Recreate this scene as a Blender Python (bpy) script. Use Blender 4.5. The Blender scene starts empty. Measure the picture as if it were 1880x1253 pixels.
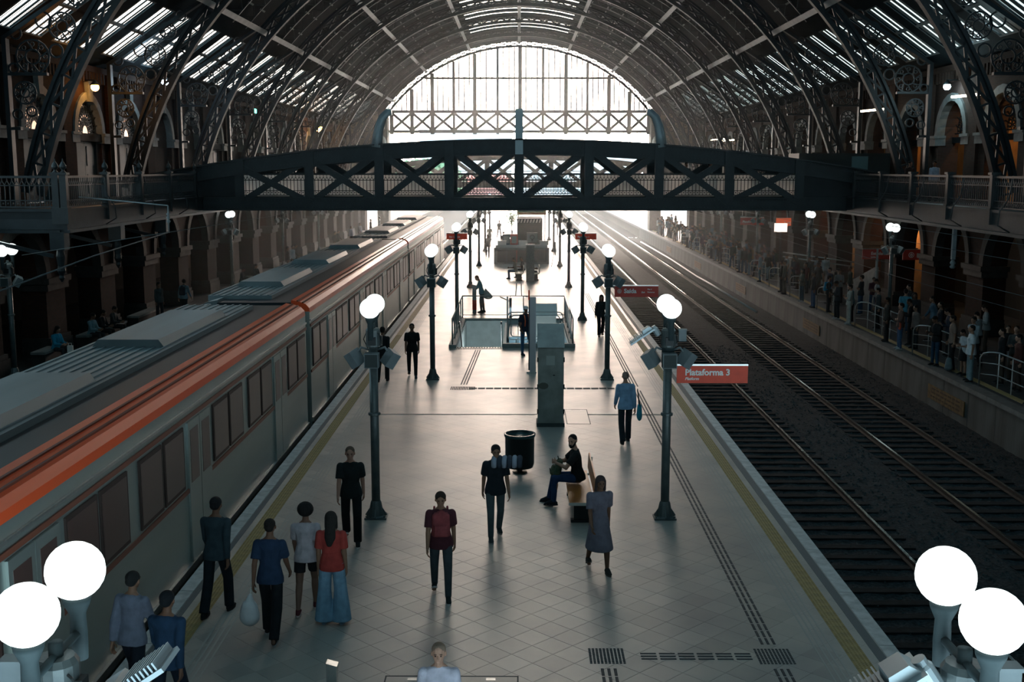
import bpy, bmesh, math, random
from mathutils import Vector, Matrix
PI = math.pi
S = bpy.context.scene
C = S.collection
random.seed(7)
# ------------------------------------------------------------------ camera, sky, exposure
cam_d = bpy.data.cameras.new('camera'); cam = bpy.data.objects.new('camera', cam_d); C.objects.link(cam)
cam_d.sensor_width = 36.0; cam_d.lens = 39.71; cam_d.clip_start = .1; cam_d.clip_end = 2000
cam.location = (0, 0, 6.6)
cam.rotation_euler = (math.radians(90 - 8.7036), 0, math.radians(.355))
S.camera = cam
S.view_settings.view_transform = 'Standard'; S.view_settings.look = 'None'
S.view_settings.exposure = 0.70; S.view_settings.gamma = 1.0
S.view_settings.use_curve_mapping = False
try:
    S.cycles.use_denoising = True
    S.cycles.max_bounces = 8; S.cycles.diffuse_bounces = 4; S.cycles.glossy_bounces = 3
    S.cycles.transparent_max_bounces = 12; S.cycles.transmission_bounces = 4; S.cycles.volume_bounces = 0
    S.cycles.sample_clamp_indirect = 6.0; S.cycles.caustics_reflective = False; S.cycles.caustics_refractive = False
except Exception: pass
SKY_GLOW, SKY_LOW, SKY_TOP = (1.0, .80, .67), (.55, .76, .86), (.28, .50, .60)
SKY_STRENGTH = 4.0
w = bpy.data.worlds.new('evening_sky'); S.world = w; w.use_nodes = True
nt = w.node_tree; nt.nodes.clear()
N = nt.nodes.new; L = nt.links.new
out = N('ShaderNodeOutputWorld'); bg = N('ShaderNodeBackground'); bg.inputs[1].default_value = SKY_STRENGTH
tc = N('ShaderNodeTexCoord'); sep = N('ShaderNodeSeparateXYZ'); L(tc.outputs['Generated'], sep.inputs[0])
zr = N('ShaderNodeMapRange'); zr.inputs[1].default_value = 0; zr.inputs[2].default_value = .5; L(sep.outputs[2], zr.inputs[0])
m1 = N('ShaderNodeMix'); m1.data_type = 'RGBA'; m1.inputs[6].default_value = (*SKY_LOW, 1); m1.inputs[7].default_value = (*SKY_TOP, 1); L(zr.outputs[0], m1.inputs[0])
# the low sun's side of the sky: a broad warm glow round the horizon beyond the far end of the hall
dv = N('ShaderNodeVectorMath'); dv.operation = 'DOT_PRODUCT'; dv.inputs[1].default_value = Vector((.03, .985, .16)).normalized(); L(tc.outputs['Generated'], dv.inputs[0])
gr = N('ShaderNodeMapRange'); gr.interpolation_type = 'SMOOTHSTEP'; gr.inputs[1].default_value = .86; gr.inputs[2].default_value = 1.0; L(dv.outputs['Value'], gr.inputs[0])
m2 = N('ShaderNodeMix'); m2.data_type = 'RGBA'; m2.inputs[7].default_value = tuple(c * 6.5 for c in SKY_GLOW) + (1,); L(m1.outputs[2], m2.inputs[6]); L(gr.outputs[0], m2.inputs[0])
L(m2.outputs[2], bg.inputs[0]); L(bg.outputs[0], out.inputs[0])
def portal(name, loc, rot, sx, sy):
    d = bpy.data.lights.new(name, 'AREA'); d.shape = 'RECTANGLE'; d.size = sx; d.size_y = sy
    d.cycles.is_portal = True
    o = bpy.data.objects.new(name, d); C.objects.link(o); o.location = loc; o.rotation_euler = rot; return o
portal('portal_far_end', (0, 124.5, 9.5), (-PI / 2, 0, 0), 36, 21)
portal('portal_near_end', (0, -28.5, 14.5), (PI / 2, 0, 0), 32, 12)

# ------------------------------------------------------------------ helpers
class MB:
    def __init__(s): s.v = []; s.f = []
    def add(s, vs, fs):
        b = len(s.v); s.v += [tuple(p) for p in vs]; s.f += [tuple(b + i for i in f) for f in fs]; return s
    def box(s, x0, x1, y0, y1, z0, z1):
        return s.add([(x0,y0,z0),(x1,y0,z0),(x1,y1,z0),(x0,y1,z0),(x0,y0,z1),(x1,y0,z1),(x1,y1,z1),(x0,y1,z1)],
                     [(0,3,2,1),(4,5,6,7),(0,1,5,4),(1,2,6,5),(2,3,7,6),(3,0,4,7)])
    def cbox(s, c, d): return s.box(c[0]-d[0]/2, c[0]+d[0]/2, c[1]-d[1]/2, c[1]+d[1]/2, c[2]-d[2]/2, c[2]+d[2]/2)
    def bar(s, a, b, w, h, up=(0, 0, 1)):
        a, b = Vector(a), Vector(b); d = (b - a).normalized(); u = Vector(up); r = d.cross(u)
        if r.length < 1e-4: r = d.cross(Vector((0, 1, 0)))
        r.normalize(); u = r.cross(d); r = r * w / 2; u = u * h / 2
        return s.add([a-r-u, a+r-u, a+r+u, a-r+u, b-r-u, b+r-u, b+r+u, b-r+u], [(0,1,2,3),(4,7,6,5),(0,4,5,1),(1,5,6,2),(2,6,7,3),(3,7,4,0)])
    def loft(s, rings, caps=True):
        n = len(rings[0]); b = len(s.v)
        for r in rings: s.v += [tuple(p) for p in r]
        for k in range(len(rings) - 1):
            for i in range(n):
                j = (i + 1) % n; s.f.append((b+k*n+i, b+k*n+j, b+(k+1)*n+j, b+(k+1)*n+i))
        if caps: s.f.append(tuple(b + i for i in reversed(range(n)))); s.f.append(tuple(b + (len(rings)-1)*n + i for i in range(n)))
        return s
    def tube(s, pts, r, n=8, caps=True):
        pts = [Vector(p) for p in pts]; rings = []; u = None
        for k, p in enumerate(pts):
            d = (pts[min(k+1, len(pts)-1)] - pts[max(k-1, 0)]).normalized()
            if u is None: u = d.orthogonal().normalized()
            u = (u - d * u.dot(d)); u = u.normalized() if u.length > 1e-6 else d.orthogonal().normalized()
            v = d.cross(u); rr = r[k] if hasattr(r, '__len__') else r
            rings.append([p + (u * math.cos(2*PI*i/n) + v * math.sin(2*PI*i/n)) * rr for i in range(n)])
        return s.loft(rings, caps)
    def lathe(s, c, prof, n=16):
        c = Vector(c); return s.loft([[c + Vector((r*math.cos(2*PI*i/n), r*math.sin(2*PI*i/n), z)) for i in range(n)] for r, z in prof], True)
    def ball(s, c, r, n=16, m=10):
        return s.lathe(c, [(max(r*math.sin(PI*k/m), 1e-4), -r*math.cos(PI*k/m)) for k in range(m+1)], n)
    def prism(s, poly, axis, a, b):
        """poly: 2-D outline; axis 'x': points are (y,z), 'y': (x,z), 'z': (x,y)"""
        f = {'x': lambda t, p: (t, p[0], p[1]), 'y': lambda t, p: (p[0], t, p[1]), 'z': lambda t, p: (p[0], p[1], t)}[axis]
        return s.loft([[f(a, p) for p in poly], [f(b, p) for p in poly]], True)
    def mesh(s, name, smooth=False):
        me = bpy.data.meshes.new(name); me.from_pydata(s.v, [], s.f)
        if smooth: me.polygons.foreach_set('use_smooth', [True] * len(me.polygons))
        me.update(); return me
    def build(s, name, m, parent=None, smooth=False, fix=True):
        me = s.mesh(name, smooth)
        if fix:
            bm = bmesh.new(); bm.from_mesh(me); bmesh.ops.recalc_face_normals(bm, faces=bm.faces[:]); bm.to_mesh(me); bm.free()
            if smooth: me.polygons.foreach_set('use_smooth', [True] * len(me.polygons))
        if m: me.materials.append(m)
        o = bpy.data.objects.new(name, me); C.objects.link(o)
        if parent: o.parent = parent
        return o
def empty(name, loc=(0, 0, 0), rz=0.0, parent=None):
    o = bpy.data.objects.new(name, None); C.objects.link(o); o.location = loc; o.rotation_euler = (0, 0, rz); o.empty_display_size = .1
    if parent: o.parent = parent
    return o
def tag(o, label=None, cat=None, group=None, kind=None):
    if label: o['label'] = label
    if cat: o['category'] = cat
    if group: o['group'] = group
    if kind: o['kind'] = kind
    return o
def inst(name, me, parent=None, loc=(0, 0, 0), rot=(0, 0, 0), sc=(1, 1, 1)):
    o = bpy.data.objects.new(name, me); C.objects.link(o); o.location = loc; o.rotation_euler = rot; o.scale = sc
    if parent: o.parent = parent
    return o
def copy_tree(o, parent=None):
    c = o.copy(); C.objects.link(c)
    if parent: c.parent = parent
    for ch in KIDS.get(o.name, ()): copy_tree(ch, c)
    return c
KIDS = {}
ORD = ['zeroth', 'first', 'second', 'third', 'fourth', 'fifth', 'sixth', 'seventh', 'eighth', 'ninth', 'tenth', 'eleventh', 'twelfth', 'thirteenth', 'fourteenth', 'fifteenth', 'sixteenth', 'seventeenth', 'eighteenth', 'nineteenth']
def ordinal(n): return ORD[n] if n < 20 else ['twentieth', 'twenty-first', 'twenty-second', 'twenty-third', 'twenty-fourth', 'twenty-fifth', 'twenty-sixth', 'twenty-seventh', 'twenty-eighth', 'twenty-ninth', 'thirtieth', 'thirty-first', 'thirty-second', 'thirty-third', 'thirty-fourth', 'thirty-fifth'][n - 20]
def structure(name, loc=(0, 0, 0)): return tag(empty(name, loc), kind='structure')

# ------------------------------------------------------------------ materials
_m = {}
def mat(name, col, rough=.6, metal=0.0, spec=.22, noise=0.0, nscale=4.0, bump=0.0, bscale=30.0, emit=None, es=0.0, col2=None, stretch=(1, 1, 1), alpha=None):
    if name in _m: return _m[name]
    m = bpy.data.materials.new(name); m.use_nodes = True; t = m.node_tree; n = t.nodes; b = n['Principled BSDF']
    b.inputs['Base Color'].default_value = (*col, 1); b.inputs['Roughness'].default_value = rough; b.inputs['Metallic'].default_value = metal
    b.inputs['Specular IOR Level'].default_value = spec
    if emit: b.inputs['Emission Color'].default_value = (*emit, 1); b.inputs['Emission Strength'].default_value = es
    if noise or bump:
        tc = n.new('ShaderNodeTexCoord'); mp = n.new('ShaderNodeMapping'); mp.inputs['Scale'].default_value = stretch; t.links.new(tc.outputs['Object'], mp.inputs[0])
    if noise:
        q = n.new('ShaderNodeTexNoise'); q.inputs['Scale'].default_value = nscale; q.inputs['Detail'].default_value = 5; t.links.new(mp.outputs[0], q.inputs[0])
        mx = n.new('ShaderNodeMix'); mx.data_type = 'RGBA'
        c2 = col2 or tuple(c * (1 - noise) for c in col); mx.inputs[6].default_value = (*col, 1); mx.inputs[7].default_value = (*c2, 1)
        r = n.new('ShaderNodeMapRange'); r.inputs[1].default_value = .35; r.inputs[2].default_value = .68; t.links.new(q.outputs[0], r.inputs[0])
        t.links.new(r.outputs[0], mx.inputs[0]); t.links.new(mx.outputs[2], b.inputs['Base Color'])
    if bump:
        q2 = n.new('ShaderNodeTexNoise'); q2.inputs['Scale'].default_value = bscale; q2.inputs['Detail'].default_value = 4; t.links.new(mp.outputs[0], q2.inputs[0])
        bp = n.new('ShaderNodeBump'); bp.inputs['Strength'].default_value = bump; bp.inputs['Distance'].default_value = .02
        t.links.new(q2.outputs[0], bp.inputs['Height']); t.links.new(bp.outputs[0], b.inputs['Normal'])
    _m[name] = m; return m
def clothmat(c):
    return mat('cloth_%02x%02x%02x' % tuple(int(min(1, q) ** .5 * 255) for q in c), c, .88, spec=.2, noise=.25, nscale=9, bump=.25, bscale=60)
def skinmat(c): return mat('skin_%02x%02x%02x' % tuple(int(q ** .5 * 255) for q in c), c, .55, spec=.3, noise=.1, nscale=8)
def brickmat(name, c1, c2, mortar, swap):
    m = mat(name, c1, .9, spec=.1); t = m.node_tree; n = t.nodes; b = n['Principled BSDF']
    tc = n.new('ShaderNodeTexCoord'); sp = n.new('ShaderNodeSeparateXYZ'); cb = n.new('ShaderNodeCombineXYZ'); t.links.new(tc.outputs['Object'], sp.inputs[0])
    ad = n.new('ShaderNodeMath'); ad.operation = 'ADD'; t.links.new(sp.outputs[0], ad.inputs[0]); t.links.new(sp.outputs[1], ad.inputs[1])
    t.links.new(ad.outputs[0], cb.inputs[0]); t.links.new(sp.outputs[2], cb.inputs[1])
    br = n.new('ShaderNodeTexBrick'); br.inputs['Color1'].default_value = (*c1, 1); br.inputs['Color2'].default_value = (*c2, 1); br.inputs['Mortar'].default_value = (*mortar, 1)
    br.inputs['Scale'].default_value = 1; br.inputs['Brick Width'].default_value = .24; br.inputs['Row Height'].default_value = .075; br.inputs['Mortar Size'].default_value = .008
    t.links.new(cb.outputs[0], br.inputs[0]); t.links.new(br.outputs[0], b.inputs['Base Color']); return m
def glassmat(name, tint, gloss=.08, rough=.05):
    m = bpy.data.materials.new(name); m.use_nodes = True; t = m.node_tree; n = t.nodes; n.clear()
    o = n.new('ShaderNodeOutputMaterial'); tr = n.new('ShaderNodeBsdfTransparent'); tr.inputs[0].default_value = (*tint, 1)
    g = n.new('ShaderNodeBsdfGlossy'); g.inputs['Roughness'].default_value = rough; g.inputs[0].default_value = (.8, .85, .9, 1)
    mx = n.new('ShaderNodeMixShader'); mx.inputs[0].default_value = gloss
    t.links.new(tr.outputs[0], mx.inputs[1]); t.links.new(g.outputs[0], mx.inputs[2]); t.links.new(mx.outputs[0], o.inputs[0]); return m
IRON = mat('painted_iron', (.008, .013, .016), .5, .0, spec=.3, noise=.35, nscale=3, bump=.15, bscale=25)
IRON2 = mat('girder_iron', (.016, .024, .028), .45, .0, spec=.35, noise=.35, nscale=2.5, bump=.15, bscale=25)
PURLIN = mat('pale_grey_purlin', (.20, .22, .22), .45, noise=.3, nscale=2)
ROOF = mat('dark_roof_boards', (.006, .010, .012), .8, spec=.08, noise=.35, nscale=1.5)
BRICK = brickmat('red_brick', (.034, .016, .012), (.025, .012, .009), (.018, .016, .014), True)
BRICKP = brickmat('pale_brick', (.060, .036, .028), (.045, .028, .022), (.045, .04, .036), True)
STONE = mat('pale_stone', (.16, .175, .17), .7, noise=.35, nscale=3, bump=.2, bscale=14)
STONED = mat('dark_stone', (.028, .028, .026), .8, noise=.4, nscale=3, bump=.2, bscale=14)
CONC = mat('concrete', (.085, .09, .085), .8, noise=.5, nscale=1.2, bump=.3, bscale=12, stretch=(1, 1, .3))
CONCE = mat('edge_concrete', (.50, .52, .52), .6, noise=.35, nscale=5, bump=.2, bscale=14)
STEEL = mat('brushed_steel', (.50, .51, .50), .3, .85, noise=.15, nscale=12)
POST = mat('grey_green_post_paint', (.095, .115, .115), .4, .2, spec=.5, noise=.45, nscale=4, bump=.1, bscale=30, col2=(.045, .065, .07))
BOXP = mat('grey_box_plastic', (.15, .18, .19), .5, noise=.2, nscale=6)
BOXD = mat('dark_box_face', (.03, .04, .04), .6)
RED = mat('sign_red', (.72, .075, .035), .45, noise=.15, nscale=6)
WHITE = mat('white_paint', (.75, .74, .70), .5)
YEL = mat('tactile_yellow', (.40, .285, .12), .65, noise=.4, nscale=7, col2=(.28, .21, .10))
DARKG = mat('tactile_dark', (.022, .034, .042), .6)
RAIL = mat('rail_steel_top', (.55, .56, .55), .22, 1.0, noise=.2, nscale=20)
RAILS = mat('rail_web_rust', (.05, .035, .028), .8, noise=.3, nscale=10)
SLEEP = mat('sleeper_concrete', (.014, .020, .022), .95, spec=.1, noise=.4, nscale=6, bump=.3)
BALL = mat('ballast', (.028, .040, .045), .95, spec=.1, noise=.75, nscale=16, bump=1.0, bscale=22)
HOLD = mat('dark_teal_fitting', (.035, .052, .056), .65, spec=.15, noise=.3, nscale=6)
BLACK = mat('black_plastic', (.012, .016, .017), .4)
GLOBE = mat('lit_opal_globe', (.9, .9, .88), .4, emit=(.90, 1.0, .98), es=1.15)
FLOOR = mat('polished_granite', (.42, .38, .33), .40, spec=.95, noise=.35, nscale=.9, bump=.05, bscale=5, col2=(.26, .25, .235))
TILE = mat('granite_tile', (.37, .335, .29), .40, spec=.95, noise=.35, nscale=.9, col2=(.26, .25, .235))
for m_ in (TILE, FLOOR):   # texture in world space, so that tiles and slab share one stone
    t = m_.node_tree; g = t.nodes.new('ShaderNodeNewGeometry'); mp = next(n for n in t.nodes if n.type == 'MAPPING'); t.links.new(g.outputs['Position'], mp.inputs[0])
t = TILE.node_tree; oi = t.nodes.new('ShaderNodeObjectInfo'); hs = t.nodes.new('ShaderNodeHueSaturation'); mr = t.nodes.new('ShaderNodeMapRange')
mr.inputs[3].default_value = .86; mr.inputs[4].default_value = 1.1; t.links.new(oi.outputs['Random'], mr.inputs[0]); t.links.new(mr.outputs[0], hs.inputs['Value'])
mxn = next(n for n in t.nodes if n.type == 'MIX'); t.links.new(mxn.outputs[2], hs.inputs['Color']); t.links.new(hs.outputs[0], t.nodes['Principled BSDF'].inputs['Base Color'])
# joints of the diagonal tiles on the far floor
t = FLOOR.node_tree; n = t.nodes; g = n.new('ShaderNodeNewGeometry'); mp = n.new('ShaderNodeMapping'); mp.inputs['Rotation'].default_value = (0, 0, PI / 4)
t.links.new(g.outputs['Position'], mp.inputs[0]); br = n.new('ShaderNodeTexBrick'); br.offset = 0; br.inputs['Scale'].default_value = 1
for k_, v_ in (('Brick Width', .4), ('Row Height', .4), ('Mortar Size', .004)): br.inputs[k_].default_value = v_
br.inputs['Color1'].default_value = (1, 1, 1, 1); br.inputs['Color2'].default_value = (.93, .93, .93, 1); br.inputs['Mortar'].default_value = (.72, .72, .72, 1)
t.links.new(mp.outputs[0], br.inputs[0]); mu = n.new('ShaderNodeMix'); mu.data_type = 'RGBA'; mu.blend_type = 'MULTIPLY'; mu.inputs[0].default_value = 1
mxn = next(q for q in n if q.type == 'MIX' and q != mu); t.links.new(mxn.outputs[2], mu.inputs[6]); t.links.new(br.outputs[0], mu.inputs[7]); t.links.new(mu.outputs[2], n['Principled BSDF'].inputs['Base Color'])
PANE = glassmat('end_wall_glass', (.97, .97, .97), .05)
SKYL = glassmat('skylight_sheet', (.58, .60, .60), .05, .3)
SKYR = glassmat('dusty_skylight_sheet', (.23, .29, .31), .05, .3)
# ------------------------------------------------------------------ people
def _sph(c, r, n=10, m=7):
    rx, ry, rz = (r, r, r) if not hasattr(r, '__len__') else r
    out = []
    for i in range(1, m):
        t = PI * i / m
        for j in range(n):
            a = 2 * PI * j / n
            out.append((c[0] + rx * math.sin(t) * math.cos(a), c[1] + ry * math.sin(t) * math.sin(a), c[2] + rz * math.cos(t)))
    out += [(c[0], c[1], c[2] + rz), (c[0], c[1], c[2] - rz)]
    return out
def _disc(c, d, r, n=14, flat=1.0):
    d = Vector(d).normalized(); u = d.orthogonal().normalized(); v = d.cross(u)
    c = Vector(c)
    return [tuple(c + u * (r * math.cos(2 * PI * k / n)) + v * (r * math.sin(2 * PI * k / n))) for k in range(n)]
class Blob:
    """overlapping convex lumps, fused into one continuous skin by a voxel remesh"""
    def __init__(s): s.bm = bmesh.new()
    def hull(s, *sets):
        vs = [s.bm.verts.new(p) for st in sets for p in st]
        g = bmesh.ops.convex_hull(s.bm, input=vs)
        dead = list({v for v in g['geom_interior'] + g['geom_unused'] if isinstance(v, bmesh.types.BMVert)})
        if dead: bmesh.ops.delete(s.bm, geom=dead, context='VERTS')
        return s
    def cap(s, a, b, ra, rb): return s.hull(_sph(a, ra), _sph(b, rb))
    def sleeve(s, a, b, ra, rb):
        d = Vector(b) - Vector(a); return s.hull(_sph(a, ra), _disc(b, d, rb))
    def bake(s, name, vox, smooth=2):
        bmesh.ops.recalc_face_normals(s.bm, faces=s.bm.faces[:])
        me = bpy.data.meshes.new(name); s.bm.to_mesh(me); s.bm.free()
        o = bpy.data.objects.new('bake_tmp', me); C.objects.link(o)
        m = o.modifiers.new('r', 'REMESH'); m.mode = 'VOXEL'; m.voxel_size = vox
        if smooth:
            k = o.modifiers.new('s', 'SMOOTH'); k.factor = .5; k.iterations = smooth
        dg = bpy.context.evaluated_depsgraph_get(); dg.update()
        out = bpy.data.meshes.new_from_object(o.evaluated_get(dg)); out.name = name
        out.polygons.foreach_set('use_smooth', [True] * len(out.polygons))
        bpy.data.objects.remove(o); bpy.data.meshes.remove(me)
        return out
V = Vector
DOWN = (0, 0, -1)
POSES = {
 # arm: (upper arm direction, forearm direction), leg: (thigh, shin); x is outward, -y is forward. index 0 = the person's right side
 'stand':  dict(arms=[((.09,.02,-1),(.06,-.12,-1)), ((.09,.02,-1),(.06,-.12,-1))], legs=[((.07,-.02,-1),(.02,.03,-1)), ((.07,-.02,-1),(.02,.03,-1))]),
 'weight': dict(arms=[((.2,.1,-1),(-.15,-.5,-1)), ((.09,.02,-1),(.05,-.1,-1))], legs=[((.03,0,-1),(.0,.02,-1)), ((.16,-.16,-1),(.08,.1,-1))], lean=2),
 'phone':  dict(arms=[((.12,-.1,-1),(-.35,-1,.25)), ((.12,-.05,-1),(-.3,-1,.1))], legs=[((.08,-.02,-1),(.02,.03,-1)), ((.05,-.06,-1),(.02,.06,-1))], lean=3, nod=22),
 'folded': dict(arms=[((.14,-.22,-1),(-1,-.35,.12)), ((.14,-.22,-1),(-1,-.42,.0))], legs=[((.08,-.02,-1),(.02,.03,-1)), ((.08,-.02,-1),(.02,.03,-1))], lean=-2),
 'walk':   dict(arms=[((.09,-.36,-1),(.05,-.75,-1)), ((.09,.42,-1),(.06,.12,-1))], legs=[((.03,.2,-1),(.0,.62,-1)), ((.03,-.4,-1),(.0,-.05,-1))], lean=5),
 'walk2':  dict(arms=[((.09,.36,-1),(.06,.1,-1)), ((.09,-.3,-1),(.04,-.65,-1))], legs=[((.03,-.36,-1),(.0,-.02,-1)), ((.03,.16,-1),(.0,.5,-1))], lean=4),
 'carry':  dict(arms=[((.14,.05,-1),(.05,-.05,-1)), ((.16,-.2,-1),(-.25,-1,-.2))], legs=[((.03,.12,-1),(.0,.4,-1)), ((.03,-.25,-1),(.0,0,-1))], lean=4),
 'lean':   dict(arms=[((.1,-.55,-1),(-.2,-1,.25)), ((.1,-.45,-1),(-.25,-1,.2))], legs=[((.06,.1,-1),(.02,.12,-1)), ((.06,-.12,-1),(.02,.1,-1))], lean=13, nod=28),
 'sit':    dict(arms=[((.1,-.4,-1),(-.4,-1,-.05)), ((.1,-.4,-1),(-.4,-1,.0))], legs=[((.1,-1,-.03),(.02,.0,-1)), ((.1,-1,-.03),(.02,.12,-1))], lean=6, nod=14, sit=1),
 'hero':   dict(arms=[((.3,-.62,-.72),(-.72,-.68,.14)), ((.3,-.62,-.74),(-.7,-.7,.18))], legs=[((.14,-1,-.03),(.0,-.22,-1)), ((.1,-1,.04),(.0,-.05,-1))], lean=7, nod=4, sit=1, turn=60),
}
def skeleton(p, s=1.0):
    P = POSES[p]; J = {}
    L1, L2 = .425, .42
    hips = [V((-.092, 0, 0)), V((.092, 0, 0))]
    lo = 1e9
    for i, sg in ((0, -1), (1, 1)):
        t, sh = [V((sg * d[0], d[1], d[2])).normalized() for d in P['legs'][i]]
        k = hips[i] + t * L1; a = k + sh * L2
        J['hip%d' % i], J['knee%d' % i], J['ank%d' % i], J['shin%d' % i] = hips[i], k, a, sh
        lo = min(lo, a.z)
    up = -lo + .085
    for k in list(J):
        if k[:4] != 'shin': J[k] = J[k] + V((0, 0, up))
    pz = up
    rot = Matrix.Rotation(math.radians(P.get('lean', 0)), 3, 'X')    # + leans towards -y
    def T(x, y, z): return V((0, 0, pz)) + rot @ V((x, y, z))
    J['T'] = T; J['pz'] = pz
    for i, sg in ((0, -1), (1, 1)):
        sd = T(sg * .168, .005, .452)
        u, f = [V((sg * d[0], d[1], d[2])).normalized() for d in P['arms'][i]]
        J['sho%d' % i], J['elb%d' % i] = sd, sd + u * .285
        J['wri%d' % i], J['fdir%d' % i] = J['elb%d' % i] + f * .245, f
    J['neck'] = T(0, .0, .53)
    nod = Matrix.Rotation(math.radians(P.get('nod', 0)) * 1.0, 3, 'X'); trn = Matrix.Rotation(math.radians(P.get('turn', 0)), 3, 'Z')
    J['hrot'] = rot @ trn @ nod
    J['head'] = T(0, -.012, .575) + J['hrot'] @ V((0, -.012, .105))
    J['sit'] = P.get('sit', 0)
    return J
def hpts(J, c, r):
    return [tuple(J['head'] + J['hrot'] @ V(q)) for q in _sph(c, r, 12, 9)]
def body_mesh(p, vox):
    J = skeleton(p); T = J['T']; B = Blob()
    E = lambda x, y, z, r: _sph(T(x, y, z), r)
    B.hull(E(0, 0, .0, (.15, .1, .09)), E(0, 0, .16, (.125, .085, .06)))
    B.hull(E(0, 0, .16, (.125, .085, .06)), E(0, -.005, .36, (.15, .1, .1)))
    B.hull(E(0, -.005, .36, (.15, .1, .1)), E(.13, .01, .45, .045), E(-.13, .01, .45, .045), E(0, .01, .5, .06))
    B.hull(E(.1, .015, .465, .04), E(-.1, .015, .465, .04), E(0, .005, .545, .048))
    B.cap(T(0, .01, .46), T(0, -.008, .6), .062, .05)
    # head: skull, jaw, brow, nose, lips, ears
    B.hull(hpts(J, (0, .012, .03), (.074, .094, .085)), hpts(J, (0, -.01, -.02), (.064, .078, .06)))
    B.hull(hpts(J, (0, -.02, -.03), (.06, .066, .05)), hpts(J, (0, -.06, -.085), (.026, .022, .02)))
    B.hull(hpts(J, (0, -.088, .012), (.008, .008, .008)), hpts(J, (0, -.106, -.026), (.014, .012, .01)))
    B.hull(hpts(J, (.03, -.078, .026), (.018, .01, .007)), hpts(J, (-.03, -.078, .026), (.018, .01, .007)))
    B.hull(hpts(J, (.0, -.084, -.056), (.022, .01, .008)), hpts(J, (0, -.078, -.062), (.02, .01, .008)))
    for sg in (-1, 1): B.hull(hpts(J, (sg * .078, .008, .0), (.009, .018, .03)))
    for i, sg in ((0, -1), (1, 1)):
        B.cap(J['hip%d' % i], J['knee%d' % i], .088, .056)
        k, a = J['knee%d' % i], J['ank%d' % i]
        calf = k.lerp(a, .3) + V((0, .015, 0))
        B.cap(k, calf, .054, .055); B.cap(calf, a, .055, .034)
        B.cap(J['sho%d' % i], J['elb%d' % i], .049, .037)
        B.cap(J['elb%d' % i], J['wri%d' % i], .04, .025)
        # foot
        B.hull(_sph(a + V((0, .035, -.05)), (.03, .03, .03)), _sph(a + V((sg * .01, -.13, -.06)), (.036, .03, .02)), _sph(a, .035))
        # hand
        f = J['fdir%d' % i]; w = J['wri%d' % i]
        side = V((-sg, -.35, 0)); 
        if abs(f.z) < .8: side = V((0, 0, 1))
        side = (side - f * side.dot(f)).normalized(); n = f.cross(side) * sg
        inward = V((-sg, 0, -.3)) if abs(f.z) < .8 else V((-sg, .3, 0))
        if n.dot(inward) < 0: n = -n
        if abs(f.z) >= .8: side = (V((0, -1, 0)) - f * V((0, -1, 0)).dot(f)).normalized(); n = V((-sg, 0, 0)); n = (n - f * n.dot(f)).normalized()
        kn = w + f * .085
        B.hull(_sph(w, .023, 8, 6), _sph(kn + side * .03, .014, 8, 6), _sph(kn - side * .03, .013, 8, 6))
        for q, ln in ((.033, .07), (.011, .08), (-.011, .074), (-.033, .056)):
            a0 = kn + side * q * .95; a1 = a0 + (f * .9 + n * .35 + side * q * 3).normalized() * ln * .5; a2 = a1 + (f * .62 + n * .78 + side * q * 3).normalized() * ln * .5
            B.hull(_sph(a0, .0092, 6, 5), _sph(a1, .0086, 6, 5)); B.hull(_sph(a1, .0086, 6, 5), _sph(a2, .0072, 6, 5))
        b0 = w + f * .025 + side * .018; b1 = b0 + (f * .6 + side * .8 + n * .25).normalized() * .05; b2 = b1 + (f * .9 + side * .25 + n * .3).normalized() * .032
        B.hull(_sph(b0, .014, 6, 5), _sph(b1, .0105, 6, 5)); B.hull(_sph(b1, .0105, 6, 5), _sph(b2, .0085, 6, 5))
    return B.bake('body_' + p, vox, 1)
def shirt_mesh(p, long_, vox, loose=1.0):
    J = skeleton(p); T = J['T']; B = Blob(); g = .016 * loose
    E = lambda x, y, z, r: _sph(T(x, y, z), tuple(q + g for q in r))
    low = -.09 if not J['sit'] else -.045
    B.hull(_disc_e(J, low, .176 + g, .126 + g), _disc_e(J, low + .07, .176 + g, .126 + g), E(0, 0, .16, (.134, .092, .05)))
    B.hull(E(0, 0, .16, (.13, .088, .06)), E(0, -.005, .36, (.152, .1, .09)))
    B.hull(E(0, -.005, .36, (.152, .1, .09)), E(.13, .01, .445, (.042, .045, .042)), E(-.13, .01, .445, (.042, .045, .042)), _disc(T(0, .012, .535), rotv(J, (0, .15, 1)), .062))
    for i in (0, 1):
        s_, e, w = J['sho%d' % i], J['elb%d' % i], J['wri%d' % i]
        if long_: B.cap(s_, e, .049 + g, .042 + g * .7); B.sleeve(e, e.lerp(w, .95), .045 + g * .7, .03 + g * .6)
        else: B.sleeve(s_, s_.lerp(e, .74), .05 + g, .053 + g)
    return B.bake('shirt_' + p, vox, 1)
def _disc_e(J, z, rx, ry, n=18):
    return [tuple(J['T'](rx * math.cos(2 * PI * k / n), ry * math.sin(2 * PI * k / n), z)) for k in range(n)]
def rotv(J, v): return J['T'](*v) - J['T'](0, 0, 0)
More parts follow.
